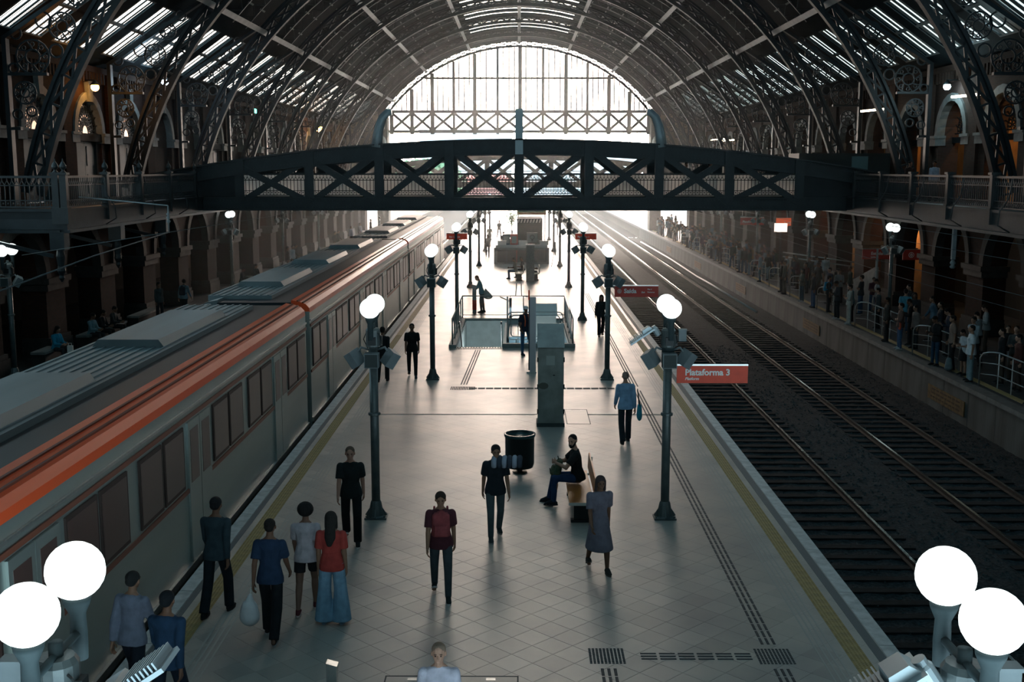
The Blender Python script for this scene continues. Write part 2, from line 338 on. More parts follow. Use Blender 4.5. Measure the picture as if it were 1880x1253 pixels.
def lower_mesh(p, kind, vox):
    J = skeleton(p); T = J['T']; B = Blob(); g = .012
    top = _disc_e(J, .12, .13, .09)
    if kind in ('dress', 'skirt'):
        kz = min(J['knee0'].z, J['knee1'].z); yc = (J['knee0'].y + J['knee1'].y) / 2
        if kind == 'dress':
            E = lambda x, y, z, r: _sph(T(x, y, z), r)
            B.hull(E(0, 0, .16, (.14, .1, .06)), E(0, -.005, .36, (.165, .115, .1)))
            B.hull(E(0, -.005, .36, (.165, .115, .1)), E(.13, .01, .445, .055), E(-.13, .01, .445, .055), _disc(T(0, .012, .53), rotv(J, (0, .15, 1)), .07))
            for i in (0, 1): B.sleeve(J['sho%d' % i], J['sho%d' % i].lerp(J['elb%d' % i], .8), .07, .072)
        spread = .11 + abs(J['knee0'].y - J['knee1'].y) / 2
        zz = kz - (.06 if kind == 'dress' else -.05)
        low = [(.24 * math.cos(2 * PI * k / 20), yc + (spread + .07) * math.sin(2 * PI * k / 20), zz) for k in range(20)]
        B.hull(top, _disc_e(J, .2, .13, .095), low)
        return B.bake(kind + '_' + p, vox, 1)
    B.hull(top, _sph(T(0, 0, .0), (.158 + g, .112 + g, .09)), _sph(J['hip0'], .076 + g), _sph(J['hip1'], .076 + g))
    for i in (0, 1):
        h, k, a, sh = J['hip%d' % i], J['knee%d' % i], J['ank%d' % i], J['shin%d' % i]
        if kind == 'shorts': B.sleeve(h, h.lerp(k, .62), .092, .09); continue
        r0, r1, r2 = {'slim': (.088, .066, .05), 'trousers': (.09, .076, .07), 'wide': (.096, .104, .15)}[kind]
        B.cap(h, k, r0, r1); B.hull(_sph(k, r1), _disc(a + sh * (.035 if kind == 'wide' else .02), sh, r2))
    return B.bake(kind + '_' + p, vox, 1)
def shoe_meshes(p):
    J = skeleton(p); out = []
    for i, sg in ((0, -1), (1, 1)):
        B = Blob(); sole = MB(); a = J['ank%d' % i]; sh = J['shin%d' % i]
        tilt = Matrix.Rotation(-math.atan2(sh.y, -sh.z) * (.75 if a.z > .12 else 0), 3, 'X')
        q = lambda x, y, z: a + tilt @ V((sg * x, y, z))
        B.hull(_sph(q(0, .045, -.045), (.036, .034, .03)), _sph(q(.008, -.135, -.052), (.042, .04, .022)), _sph(q(0, -.01, .0), (.042, .05, .03)))
        ring = [(math.cos(2 * PI * k / 14), math.sin(2 * PI * k / 14)) for k in range(14)]
        sole.loft([[q(.046 * c_ + .004, -.05 + .135 * s_, -.085) for c_, s_ in ring], [q(.045 * c_ + .004, -.05 + .132 * s_, -.062) for c_, s_ in ring]], True)
        out.append((B.bake('shoe', .012, 1), sole.mesh('sole')))
    return out
def hair_mesh(p, kind):
    J = skeleton(p); B = Blob()
    if kind == 'short' or kind == 'crop':
        g = .008 if kind == 'short' else .003
        B.hull(hpts(J, (0, .022, .045), (.078 + g, .09 + g, .076 + g)))
        B.hull(hpts(J, (0, .06, .0), (.064 + g, .05 + g, .06)))
    elif kind == 'afro':
        B.hull(hpts(J, (0, .035, .05), (.13, .125, .12)))
    elif kind == 'long':
        B.hull(hpts(J, (0, .022, .045), (.09, .098, .086)), hpts(J, (0, .06, -.03), (.085, .05, .07)))
        B.hull(hpts(J, (0, .07, -.02), (.08, .045, .06)), _sph(J['T'](0, .095, .42), (.085, .035, .06))); B.hull(_sph(J['T'](0, .095, .43), (.085, .035, .05)), _sph(J['T'](.01, .105, .33), (.045, .025, .04)))
        for sg in (-1, 1): B.hull(hpts(J, (sg * .078, .01, .02), (.018, .04, .04)), hpts(J, (sg * .078, .01, -.12), (.022, .03, .03)))
    elif kind == 'cap':
        B.hull(hpts(J, (0, .012, .06), (.09, .108, .07)))
        B.hull(hpts(J, (0, -.08, .035), (.07, .07, .006)))
    elif kind == 'beard':
        B.hull(hpts(J, (0, -.03, -.07), (.058, .055, .03)), hpts(J, (0, -.07, -.085), (.038, .034, .034)))
        for sg in (-1, 1): B.hull(hpts(J, (sg * .064, -.012, -.02), (.008, .02, .03)), hpts(J, (sg * .04, -.05, -.07), (.018, .03, .024)))
        B.hull(hpts(J, (0, -.09, -.046), (.026, .008, .005)))
    elif kind == 'eyes':
        for sg in (-1, 1): B.hull(hpts(J, (sg * .03, -.079, .006), (.012, .009, .006)))
        for sg in (-1, 1): B.hull(hpts(J, (sg * .031, -.085, .026), (.02, .006, .005)))
        return B.bake('eyes', .004, 1)
    return B.bake('hair_' + kind, .009, 2)
def backpack_mesh(p):
    J = skeleton(p); T = J['T']; B = Blob()
    B.hull(_sph(T(.1, .17, .12), .045), _sph(T(-.1, .17, .12), .045), _sph(T(.095, .165, .4), .045), _sph(T(-.095, .165, .4), .045), _sph(T(0, .16, .46), .045))
    B.hull(_sph(T(.08, .225, .12), .03), _sph(T(-.08, .225, .12), .03), _sph(T(.08, .215, .25), .03), _sph(T(-.08, .215, .25), .03))
    for sg in (-1, 1):
        pts = [T(sg * .09, .13, .44), T(sg * .1, .03, .515), T(sg * .105, -.09, .46), T(sg * .11, -.125, .34), T(sg * .15, -.06, .2), T(sg * .12, .13, .14)]
        for a, b in zip(pts, pts[1:]): B.hull(_sph(a, .018, 6, 5), _sph(b, .018, 6, 5))
    return B.bake('backpack_' + p, .014, 1)
_cache = {}
def cm(key, fn):
    if key not in _cache: _cache[key] = fn()
    return _cache[key]
def person(label, loc, face, pose='stand', top=(.1, .1, .1), bot=(.03, .03, .04), low='trousers', sleeves=0, hair='short', hairc=(.012, .009, .008), skin=(.30, .17, .11),
           shoe=(.02, .02, .02), sole=(.5, .5, .5), height=1.72, fine=False, group=None, pack=None, z=0.0, cat='person', loose=1.0, beard=False):
    """face: degrees; 0 looks towards the camera (-y), 90 looks towards +x"""
    vx = .0075 if fine else .011; cl = .013 if fine else .018
    r = empty('person', (loc[0], loc[1], z), math.radians(face)); r.scale = (height / 1.72,) * 3
    tag(r, label, cat, group)
    def part(n, me, c, rough=.85, kind='cloth'):
        o = bpy.data.objects.new(n, me); C.objects.link(o); o.parent = r
        m = skinmat(c) if kind == 'skin' else clothmat(c)
        if not me.materials: me.materials.append(m)
        o.material_slots[0].link = 'OBJECT'; o.material_slots[0].material = m
        return o
    part('body', cm(('b', pose, fine), lambda: body_mesh(pose, vx)), skin, kind='skin')
    if low == 'dress': part('dress', cm(('d', pose), lambda: lower_mesh(pose, 'dress', cl)), top)
    else:
        part('shirt', cm(('s', pose, sleeves, loose), lambda: shirt_mesh(pose, sleeves, cl, loose)), top)
        part(low if low in ('skirt', 'shorts') else 'trousers', cm(('l', pose, low), lambda: lower_mesh(pose, low, cl)), bot)
    for u, s_ in cm(('sh', pose), lambda: shoe_meshes(pose)):
        so_ = part('shoe', u, shoe); part('sole', s_, sole).parent = so_
    if hair: part('cap' if hair == 'cap' else 'hair', cm(('h', pose, hair), lambda: hair_mesh(pose, hair)), hairc)
    if fine: part('eyes', cm(('e', pose), lambda: hair_mesh(pose, 'eyes')), (.015, .01, .01))
    if beard: part('beard', cm(('bd', pose), lambda: hair_mesh(pose, 'beard')), hairc)
    if pack:
        k = bpy.data.objects.new('backpack', cm(('p', pose), lambda: backpack_mesh(pose))); C.objects.link(k)
        if not k.data.materials: k.data.materials.append(clothmat(pack))
        k.material_slots[0].link = 'OBJECT'; k.material_slots[0].material = clothmat(pack)
        k.location = r.location; k.rotation_euler = r.rotation_euler; k.scale = r.scale
        k['label'] = 'backpack on the back of the ' + label[:1].lower() + label[1:]
        k['category'] = 'backpack'
        w = k['label'].split()
        if len(w) > 16: k['label'] = ' '.join(w[:16])
    return r
# ------------------------------------------------------------------ the platforms
PL, PR = -5.35, 5.25            # edges of the middle platform
fl = structure('floor')
HX0, HX1, HY0, HY1 = -2.35, 1.9, 41.6, 49.0
s = MB()
s.box(PL + .22, PR - .22, 8, 30, -.35, -.012); s.box(PL + .22, PR - .22, 30, HY0, -.35, 0); s.box(PL + .22, HX0, HY0, HY1, -.35, 0); s.box(HX1, PR - .22, HY0, HY1, -.35, 0); s.box(PL + .22, PR - .22, HY1, 215, -.35, 0)
s.build('slab', FLOOR, fl)
e = MB(); e.box(PL + .25, PL + 1.3, 8, 30, -.012, -.0012); e.box(PR - 1.35, PR - .2, 8, 30, -.012, -.0012); e.build('edge_paving', FLOOR, fl)
b_ = MB(); b_.box(PL + .12, PL + .3, 8, HY0 + 170, -1.3, -.36); b_.box(PR - .3, PR - .12, 8, 215, -1.3, -.36); b_.build('platform_wall', CONC, fl)
# white edge stones, one by one
es = MB().box(-.11, .11, 0, 1.985, -.3, .004).mesh('edge_stone'); es.materials.append(CONCE)
for i in range(100):
    inst('edge_stone', es, fl, (PR - .11, 9 + 2 * i, 0)); inst('edge_stone', es, fl, (PL + .11, 9 + 2 * i, 0))
dk = MB(); dk.box(PR - .37, PR - .235, 8, 200, -.005, .003); dk.box(PL + .235, PL + .33, 8, 200, -.005, .003); dk.build('joint_strip', mat('grey_joint', (.11, .125, .13), .7), fl)
# diagonal tiles
q = .4 / math.sqrt(2)
r_ = q - .0018
tm = MB(); tm.loft([[(r_, 0, -.012), (0, r_, -.012), (-r_, 0, -.012), (0, -r_, -.012)], [(r_, 0, -.002), (0, r_, -.002), (-r_, 0, -.002), (0, -r_, -.002)], [(r_ - .004, 0, 0), (0, r_ - .004, 0), (-r_ + .004, 0, 0), (0, -r_ + .004, 0)]], True)
tme = tm.mesh('paving_tile'); tme.materials.append(TILE)
rest = MB(); cand = []
j = 0; y = 11.0
while y < 30 - q:
    x = -4.62 + (q if j % 2 else 0)
    while x < 4.5 - q * .5:
        if x - q > PL + .68 and x + q < PR - .73: cand.append((y, x))
        x += 2 * q
    y += q; j += 1
vis = [c for c in cand if c[0] > 13.3]
for k, (y, x) in enumerate(sorted(vis)[:300]): inst('paving_tile', tme, fl, (x, y, 0))
for (y, x) in sorted(vis)[300:] + [c for c in cand if c[0] <= 13.3]:
    rest.loft([[(x + r_, y, -.012), (x, y + r_, -.012), (x - r_, y, -.012), (x, y - r_, -.012)], [(x + r_, y, 0), (x, y + r_, 0), (x - r_, y, 0), (x, y - r_, 0)]], True)
tag(rest.build('paving', TILE, fl), 'diagonal grey stone tiles further down the platform', kind='stuff')
# tactile paving: yellow studded tiles
def stud_tile(n, w, h=.006, r0=.014, r1=.009, base=.003):
    t = MB(); st = w / n
    if base: t.box(-w/2 + .001, w/2 - .001, -w/2 + .001, w/2 - .001, -.001, base)
    for i in range(n):
        for k in range(n):
            cx, cy = -w/2 + st * (i + .5), -w/2 + st * (k + .5)
            t.loft([[(cx + r0*a, cy + r0*b, base) for a, b in ((1,1),(-1,1),(-1,-1),(1,-1))], [(cx + r1*a, cy + r1*b, base + h) for a, b in ((1,1),(-1,1),(-1,-1),(1,-1))]], True)
    return t
st_me = stud_tile(5, .25).mesh('tactile_tile'); st_me.materials.append(YEL)
for sx, nm in ((4.63, 'right'), (-4.78, 'left')):
    tp = tag(empty('tactile_strip', (sx, 0, 0)), 'yellow studded warning strip along the %s edge of the middle platform' % ('track-side' if nm == 'right' else 'train-side'), 'tactile paving')
    for i in range(130): inst('tactile_tile', st_me, tp, (0, 12.2 + .25 * i, 0))
    far = MB().box(-.125, .125, 12.2 + .25 * 130 - .125, 200, -.001, .006); far.build('far_strip', YEL, tp)
# dark guide bars: three dashed rows, pads and branches
bar3 = MB()
for dx in (-.085, 0, .085):
    bar3.loft([[(dx - .02, -.11, 0), (dx + .02, -.11, 0), (dx + .02, .11, 0), (dx - .02, .11, 0)], [(dx - .014, -.10, .006), (dx + .014, -.10, .006), (dx + .014, .10, .006), (dx - .014, .10, .006)]], True)
b3 = bar3.mesh('guide_bar_tile'); b3.materials.append(DARKG)
pad = stud_tile(5, .25, .006, .017, .012, .0).mesh('guide_stud_tile'); pad.materials.append(DARKG)
def guide(label, runs, pads, far=None):
    g = tag(empty('guide_path', (0, 0, .001)), label, 'tactile paving')
    for x0, y0, x1, y1 in runs:
        n = int(round(math.hypot(x1 - x0, y1 - y0) / .25)); a = math.atan2(y1 - y0, x1 - x0) - PI / 2
        for i in range(n): inst('guide_bar_tile', b3, g, (x0 + (x1 - x0) * (i + .5) / n, y0 + (y1 - y0) * (i + .5) / n, 0), (0, 0, a))
    for x, y in pads: inst('guide_stud_tile', pad, g, (x, y, 0))
    return g
guide('three dashed dark guide bars running beside the right-hand yellow strip', [(3.5, 12.5, 3.5, 14.25), (3.5, 15.0, 3.55, 33.3), (3.55, 33.9, 3.6, 60)], [(3.37 + .25 * i, 14.5 + .25 * j) for i in (0, 1) for j in (0, 1)])
guide('dark guide branch crossing the near floor to a studded pad', [(1.65, 14.62, 3.2, 14.62), (1.2, 12.5, 1.2, 14.25)], [(1.08 + .25 * i, 14.5 + .25 * j) for i in (0, 1) for j in (0, 1)])
guide('dark guide branch across the floor to the stair opening', [(-1.5, 33.6, 3.4, 33.6), (-1.7, 34.2, -1.5, 40.9)], [(-1.95 + .25 * i, 33.5 + .25 * j) for i in (0, 1, 2) for j in (0, 1)] + [(-2.2 + .25 * i, 41.2) for i in range(7)])
gl = tag(empty('inlay_lines'), 'thin pale inlaid lines beside the yellow warning strips', 'floor lines')
for xs in ((4.12, 4.20, 4.28, 4.36), (-4.42, -4.34, -4.26, -4.18)):
    for x in xs: MB().box(x - .012, x + .012, 11, 100, -.001, .0025).build('inlay_line', mat('inlay_grey', (.36, .36, .34), .5), gl)
# hatches
def hatch(x0, x1, y0, y1, label):
    h = tag(empty('floor_hatch', ((x0+x1)/2, (y0+y1)/2, 0)), label, 'hatch'); W, D = (x1-x0)/2, (y1-y0)/2
    f = MB()
    for a in ((-W, W, -D, -D+.02), (-W, W, D-.02, D), (-W, -W+.02, -D, D), (W-.02, W, -D, D)): f.box(*a, -.002, .004)
    f.build('frame', DARKG, h)
    MB().box(-W+.025, W-.025, -D+.025, D-.025, -.004, .002).build('cover', TILE, h)
    for sx in (-.45, .45): MB().box(W*sx*1.3-.06, W*sx*1.3+.06, D-.14, D-.07, 0, .006).build('handle', STEEL, h)
hatch(-1.75, .0, 13.2, 14.0, 'wide inspection hatch in the floor at the bottom of the picture')
hatch(1.25, 1.88, 28.8, 30.6, 'square service hatch in the floor beside the grey cabinet')
# side platforms
RX = 13.75
fr = structure('floor_right')
MB().box(RX + .02, 22, 8, 215, -.3, 0).build('slab', mat('dark_platform_floor', (.06, .066, .07), .5, noise=.4, nscale=2), fr)
eg = MB().box(RX - .1, RX + .3, 8, 215, -.13, .012).build('edge_stone', mat('worn_edge_stone', (.13, .14, .135), .6, noise=.35, nscale=4, bump=.2), fr)
pm = MB().box(-.02, .0, 0, 1.98, -1.35, -.14).mesh('wall_panel'); pm.materials.append(CONC)
MB().box(RX + .03, RX + .3, 8, 215, -1.4, -.14).build('wall_core', mat('joint_dark', (.04, .042, .04), .9), fr)
for i in range(60): inst('wall_panel', pm, fr, (RX + .03, 10 + 2 * i, 0), (0, 0, 0), (1 + .4 * random.random(), 1, 1))
tpr = tag(empty('tactile_strip', (RX + .62, 0, 0)), 'dull yellow warning strip behind the barriers of the crowded right platform', 'tactile paving')
for i in range(170): inst('tactile_tile', st_me, tpr, (0, 24 + .25 * i, 0))
MB().box(-.125, .125, 66.5, 200, 0, .006).build('far_strip', YEL, tpr)
flf = structure('floor_left')
MB().box(-22, -13.75, 8, 215, -1.3, 0).build('slab', mat('left_platform_floor', (.045, .043, .04), .6, noise=.4, nscale=2), flf)
# painted boards on the right platform's wall
for i, (y0, y1) in enumerate(((34.2, 37.3), (51.2, 54.2), (68.3, 71.3), (85.3, 88.3), (102.3, 105.3))):
    r = tag(empty('warning_board', (RX - .0, (y0+y1)/2, -.75)), ['large worn ochre warning board on the platform wall, nearest of its row', 'second worn ochre warning board along the right platform wall', 'third ochre warning board along the right platform wall', 'fourth small ochre board on the right platform wall', 'farthest tiny ochre board on the right platform wall'][i], 'sign')
    MB().box(-.03, .0, -(y1-y0)/2, (y1-y0)/2, -.25, .22).build('board', mat('worn_ochre', (.15, .085, .025), .7, noise=.5, nscale=5), r)
    t_ = MB()
    for row in range(3):
        yy = -1.2
        while yy < 1.2:
            ww = random.uniform(.12, .35); t_.box(-.034, -.03, yy, min(yy + ww, 1.3), .1 - row * .13, .155 - row * .13); yy += ww + .09
    t_.build('worn_lettering', mat('faded_letter', (.06, .03, .012), .8), r)

# ------------------------------------------------------------------ tracks
bd = structure('ground_ballast')
def grid(name, x0, x1, y0, y1, nx, ny, zf, m, parent):
    g = MB(); vs = [(x0 + (x1-x0)*i/nx, y0 + (y1-y0)*j/ny, zf(x0 + (x1-x0)*i/nx, y0 + (y1-y0)*j/ny)) for j in range(ny+1) for i in range(nx+1)]
    fs = [(j*(nx+1)+i, j*(nx+1)+i+1, (j+1)*(nx+1)+i+1, (j+1)*(nx+1)+i) for j in range(ny) for i in range(nx)]
    g.add(vs, fs); return g.build(name, m, parent, smooth=True, fix=False)
def bz(x, y):
    z = -1.27 + random.uniform(-.018, .018)
    if 8.3 < x < 9.7: z += .05
    return z
grid('ballast_bed', PR - .3, RX + .05, 8, 130, 56, 700, bz, BALL, bd)
grid('ballast_left', -13.9, PL + .3, 8, 215, 10, 60, lambda x, y: -1.27, BALL, bd)
grid('ballast_far', PR - .3, RX + .05, 130, 215, 8, 10, lambda x, y: -1.27, BALL, bd)
stn = MB()
for i in range(9000):
    y = 12 + 38 * random.random() ** 1.6; x = random.uniform(PR + .1, RX - .1)
    if (6.0 < x < 8.1 or 10.0 < x < 12.2) and random.random() < .7: continue
    a = random.uniform(.018, .042); z = bz(x, y) + .005
    p = [Vector((math.cos(t_), math.sin(t_), 0)) * a * random.uniform(.7, 1.2) for t_ in (0, 1.57, 3.14, 4.71)]
    c_ = Vector((x, y, z)); stn.add([c_ + v for v in p] + [c_ + Vector((0, 0, a * .9))], [(0, 1, 4), (1, 2, 4), (2, 3, 4), (3, 0, 4)])
tag(stn.build('ballast_stones', mat('stone_grey', (.05, .07, .075), .95, spec=.1, noise=.5, nscale=9), None, fix=False), 'loose grey ballast stones between the rails', 'gravel', kind='stuff')
sl = MB(); sl.loft([[(-1.35, -.12, -.2), (1.35, -.12, -.2), (1.35, .12, -.2), (-1.35, .12, -.2)], [(-1.33, -.105, .035), (1.33, -.105, .035), (1.33, .105, .035), (-1.33, .105, .035)]], True)
slm = sl.mesh('sleeper'); slm.materials.append(SLEEP)
def track(label, xa, xb, y0=8.0, y1=215.0):
    t = tag(empty('railway_track', ((xa+xb)/2, 0, -1.27)), label, 'railway track')
    h = abs(xb - xa) / 2
    for i in range(int(min((y1 - y0) / .62, 300))): inst('sleeper', slm, t, (0, y0 + 3 + .62 * i, 0))
    for sg in (-1, 1):
        pr = [(-.065, .04), (.065, .04), (.065, .055), (.012, .075), (.012, .135), (.035, .145), (.035, .165), (-.035, .165), (-.035, .145), (-.012, .135), (-.012, .075), (-.065, .055)]
        rl = MB().prism([(sg*h + a, b) for a, b in pr], 'y', y0, y1).build('rail', RAILS, t)
        MB().box(sg*h - .03, sg*h + .03, y0, y1, .1655, .17).build('rail_head', RAIL, rl)
    return t
track('near right-hand railway track beside the middle platform', 6.07, 7.83)
track('railway track running under the wall of the crowded right platform', 10.3, 11.95)
track('left railway track under the red-striped train', -6.15, -7.75)
tag(MB().tube([(12.7, 60, -1.0), (12.75, 75, -1.02), (12.6, 80, -.98), (12.8, 95, -1.0), (12.7, 118, -1.0)], .07, 8).build('track_pipe', mat('pipe_grey', (.3, .3, .28), .5), None, True), 'long pale pipe lying at the foot of the right platform wall', 'pipe')

# ------------------------------------------------------------------ vault
RI, RO, ZC, RS = 17.5, 18.3, 1.8, 18.7
RIBS = [30.6 + 10.3 * i for i in range(10)]
def P(r, a, y): return Vector((r * math.sin(a), y, ZC + r * math.cos(a)))
ce = structure('ceiling')
A49, A16 = math.radians(48.5), math.radians(15)
s = MB(); Y0, Y1 = -28, 123.8
for sg in (-1, 1):
    n = 18
    for k in range(n):
        a, b = sg * (A16 + (A49 - A16) * k / n), sg * (A16 + (A49 - A16) * (k + 1) / n)
        p = [P(RS, a, 0), P(RS, b, 0), P(RS + .12, b, 0), P(RS + .12, a, 0)]
        s.loft([[(v.x, Y0, v.z) for v in p], [(v.x, Y1, v.z) for v in p]], True)
s.build('roof_shell', ROOF, ce)
# crown: a glazed strip with solid bays between
cr = MB(); cg = MB(); y = Y0
crown_n = 8
while y < Y1 - .1:
    for k in range(crown_n):
        a, b = -A16 + 2 * A16 * k / crown_n, -A16 + 2 * A16 * (k + 1) / crown_n
        def sl_(mb, ya, yb, r0, r1, a=a, b=b):
            p = [P(r0, a, 0), P(r0, b, 0), P(r1, b, 0), P(r1, a, 0)]; mb.loft([[(v.x, ya, v.z) for v in p], [(v.x, yb, v.z) for v in p]], True)
        sl_(cr, y, y + 1.3, RS, RS + .12)
        sl_(cg, y + 1.3, y + 2.575, RS + .05, RS + .07)
    y += 2.575
cr.build('crown_boards', ROOF, ce); cg.build('crown_glazing', SKYL, ce)
# lean-to slopes with skylights
sx0, sz0, sx1, sz1 = 14.0, 14.19, 18.6, 10.95      # slope line
def SLP(t, sg, y, off=0):
    dx, dz = sx1 - sx0, sz1 - sz0; ln = math.hypot(dx, dz)
    return Vector((sg * (sx0 + dx * t - off * dz / ln * -1 * -1), y, sz0 + dz * t + off * dx / ln))
def slab(mb, sg, t0, t1, ya, yb, o0=0, o1=.1):
    mb.loft([[SLP(t0, sg, ya, o0), SLP(t1, sg, ya, o0), SLP(t1, sg, ya, o1), SLP(t0, sg, ya, o1)], [SLP(t0, sg, yb, o0), SLP(t1, sg, yb, o0), SLP(t1, sg, yb, o1), SLP(t0, sg, yb, o1)]], True)
T0, TM, T1 = .24, .545, .85
BY = [39.2 + 2.575 * i for i in range(-6, 33)]
sb = MB()
for sg in (-1, 1):
    slab(sb, sg, 0, T0, Y0, Y1); slab(sb, sg, T1, 1.06, Y0, Y1); slab(sb, sg, TM - .012, TM + .012, 23, Y1)
    slab(sb, sg, T0, T1, Y0, BY[0])
    for i, y in enumerate(BY): slab(sb, sg, T0, T1, y + 1.62, (BY[i + 1] if i + 1 < len(BY) else Y1))
sb.build('roof_slope', ROOF, ce)
# one skylight unit, copied along both slopes
def sky_unit(sg, m):
    r = empty('skylight', (0, 0, 0)); f = MB()
    slab(f, sg, 0, .012, 0, 1.62, -.01, .05); slab(f, sg, .2935, .3055, 0, 1.62, -.01, .05)
    for a in (0, .53, 1.06, 1.56): slab(f, sg, .012, .2935, a, a + (.15 if sg < 0 else .22) * (1 if a < 1.5 else .3), .0, .03)
    for a in (.26, .79, 1.30): slab(f, sg, .012, .2935, a, a + .018, .0, .02)
    f.build('skylight_frame', mat('skylight_bars', (.10, .11, .11), .6), r)
    for a in (.06, .59, 1.12): 
        p = MB(); slab(p, sg, .012, .2935, a, a + (.47 if a < 1 else .44), .01, .02); p.build('pane', m, r)
    for c in r.children:
        for v in c.data.vertices: v.co -= Vector((sg * sx0, 0, sz0))
    return r
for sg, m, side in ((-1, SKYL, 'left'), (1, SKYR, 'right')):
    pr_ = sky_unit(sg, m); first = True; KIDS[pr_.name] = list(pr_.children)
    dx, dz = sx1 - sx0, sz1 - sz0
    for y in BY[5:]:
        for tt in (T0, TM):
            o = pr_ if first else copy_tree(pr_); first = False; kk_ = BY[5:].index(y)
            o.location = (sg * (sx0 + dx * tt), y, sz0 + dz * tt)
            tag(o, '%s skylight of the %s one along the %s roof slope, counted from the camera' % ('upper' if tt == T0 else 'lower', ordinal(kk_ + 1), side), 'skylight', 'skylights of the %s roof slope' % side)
# purlins
for deg in (-48.5, -33.5, -17, 0, 17, 33.5, 48.5):
    a = math.radians(deg); u = Vector((math.cos(a), 0, -math.sin(a))); w_ = Vector((math.sin(a), 0, math.cos(a)))
    pb = MB(); c = P(RO - .35, a, 0)
    pp = [c - u*.14 - w_*.05, c + u*.14 - w_*.05, c + u*.14, c + u*.03, c + u*.03 + w_*.45, c - u*.03 + w_*.45, c - u*.03, c - u*.14]
    pb.loft([[(p.x, Y0, p.z) for p in pp], [(p.x, Y1, p.z) for p in pp]], True); pb.build('purlin', PURLIN if deg else PURLIN, ce)
# light arched battens between the ribs (T-shaped), each with zigzag web
def arc(mb, r0, r1, a0, a1, y0, y1, n=36):
    for k in range(n):
        a, b = a0 + (a1 - a0) * k / n, a0 + (a1 - a0) * (k + 1) / n
        p = [P(r0, a, y0), P(r1, a, y0), P(r1, b, y0), P(r0, b, y0)]
        mb.loft([p, [v + Vector((0, y1 - y0, 0)) for v in p]], True)
ba = MB(); arc(ba, RS - .5, RS - .46, -A49 - .02, A49 + .02, -.06, .06, 44); bam = ba.mesh('arched_batten'); bam.materials.append(IRON2)
zz = MB(); n = 78
for k in range(n):
    a, b = -A49 + 2*A49*k/n, -A49 + 2*A49*(k+1)/n
    p, q2 = P(RS - .47 if k % 2 else RS, a, 0), P(RS if k % 2 else RS - .47, b, 0); zz.bar(p, q2, .035, .035, (0, 1, 0))
zzm = zz.mesh('batten_web'); zzm.materials.append(IRON2)
for i in range(-1, 9):
    for k in (1, 2, 3):
        y = RIBS[0] + 10.3 * i + 10.3 * k / 4
        o = inst('arched_batten', bam, ce, (0, y, 0)); inst('batten_web', zzm, o)
# purlin-wise light boards (dashes seen on the shell)
ds = MB()
for deg in [d for d in range(-46, 47, 4) if abs(d) > 16]:
    a = math.radians(deg); c = P(RS - .06, a, 0); u = Vector((math.cos(a), 0, -math.sin(a))) * .05
    y = 32
    while y < 122: 
        ds.add([(c.x - u.x, y, c.z - u.z), (c.x + u.x, y, c.z + u.z), (c.x + u.x, y + 1.1, c.z + u.z), (c.x - u.x, y + 1.1, c.z - u.z)], [(0, 1, 2, 3)]); y += 2.575
tag(ds.build('roof_clips', mat('clip_grey', (.16, .18, .18), .6), ce, fix=False), kind='stuff')
# main ribs
AE = math.radians(77.5)
ch_i, ch_o = MB(), MB()
arc(ch_i, RI, RI + .12, -AE, AE, -.16, .16, 60); arc(ch_i, RI + .12, RI + .24, -AE, AE, -.03, .03, 60)
arc(ch_o, RO - .12, RO, -AE, AE, -.16, .16, 60); arc(ch_o, RO - .24, RO - .12, -AE, AE, -.03, .03, 60)
cim, com = ch_i.mesh('inner_chord'), ch_o.mesh('outer_chord'); cim.materials.append(IRON); com.materials.append(IRON)
NB = 44; da = 2 * AE / NB
bx = MB(); r0, r1 = RI + .2, RO - .2
bx.bar(P(r0, -da/2, 0), P(r1, da/2, 0), .1, .06, (0, 1, 0)); bx.bar(P(r0, da/2, .01), P(r1, -da/2, .01), .1, .06, (0, 1, 0)); bx.bar(P(r0, da/2, .0), P(r1, da/2, 0), .08, .05, (0, 1, 0))
for v in range(len(bx.v)): bx.v[v] = (bx.v[v][0], bx.v[v][1], bx.v[v][2] - ZC)
bxm = bx.mesh('lattice_brace'); bxm.materials.append(IRON)
def ring(mb, cx, cz, r, w, y0=-.03, y1=.03, n=16):
    for k in range(n):
        a, b = 2*PI*k/n, 2*PI*(k+1)/n
        p = [(cx + (r-w)*math.cos(a), y0, cz + (r-w)*math.sin(a)), (cx + r*math.cos(a), y0, cz + r*math.sin(a)), (cx + r*math.cos(b), y0, cz + r*math.sin(b)), (cx + (r-w)*math.cos(b), y0, cz + (r-w)*math.sin(b))]
        mb.loft([p, [(v[0], y1, v[2]) for v in p]], True)
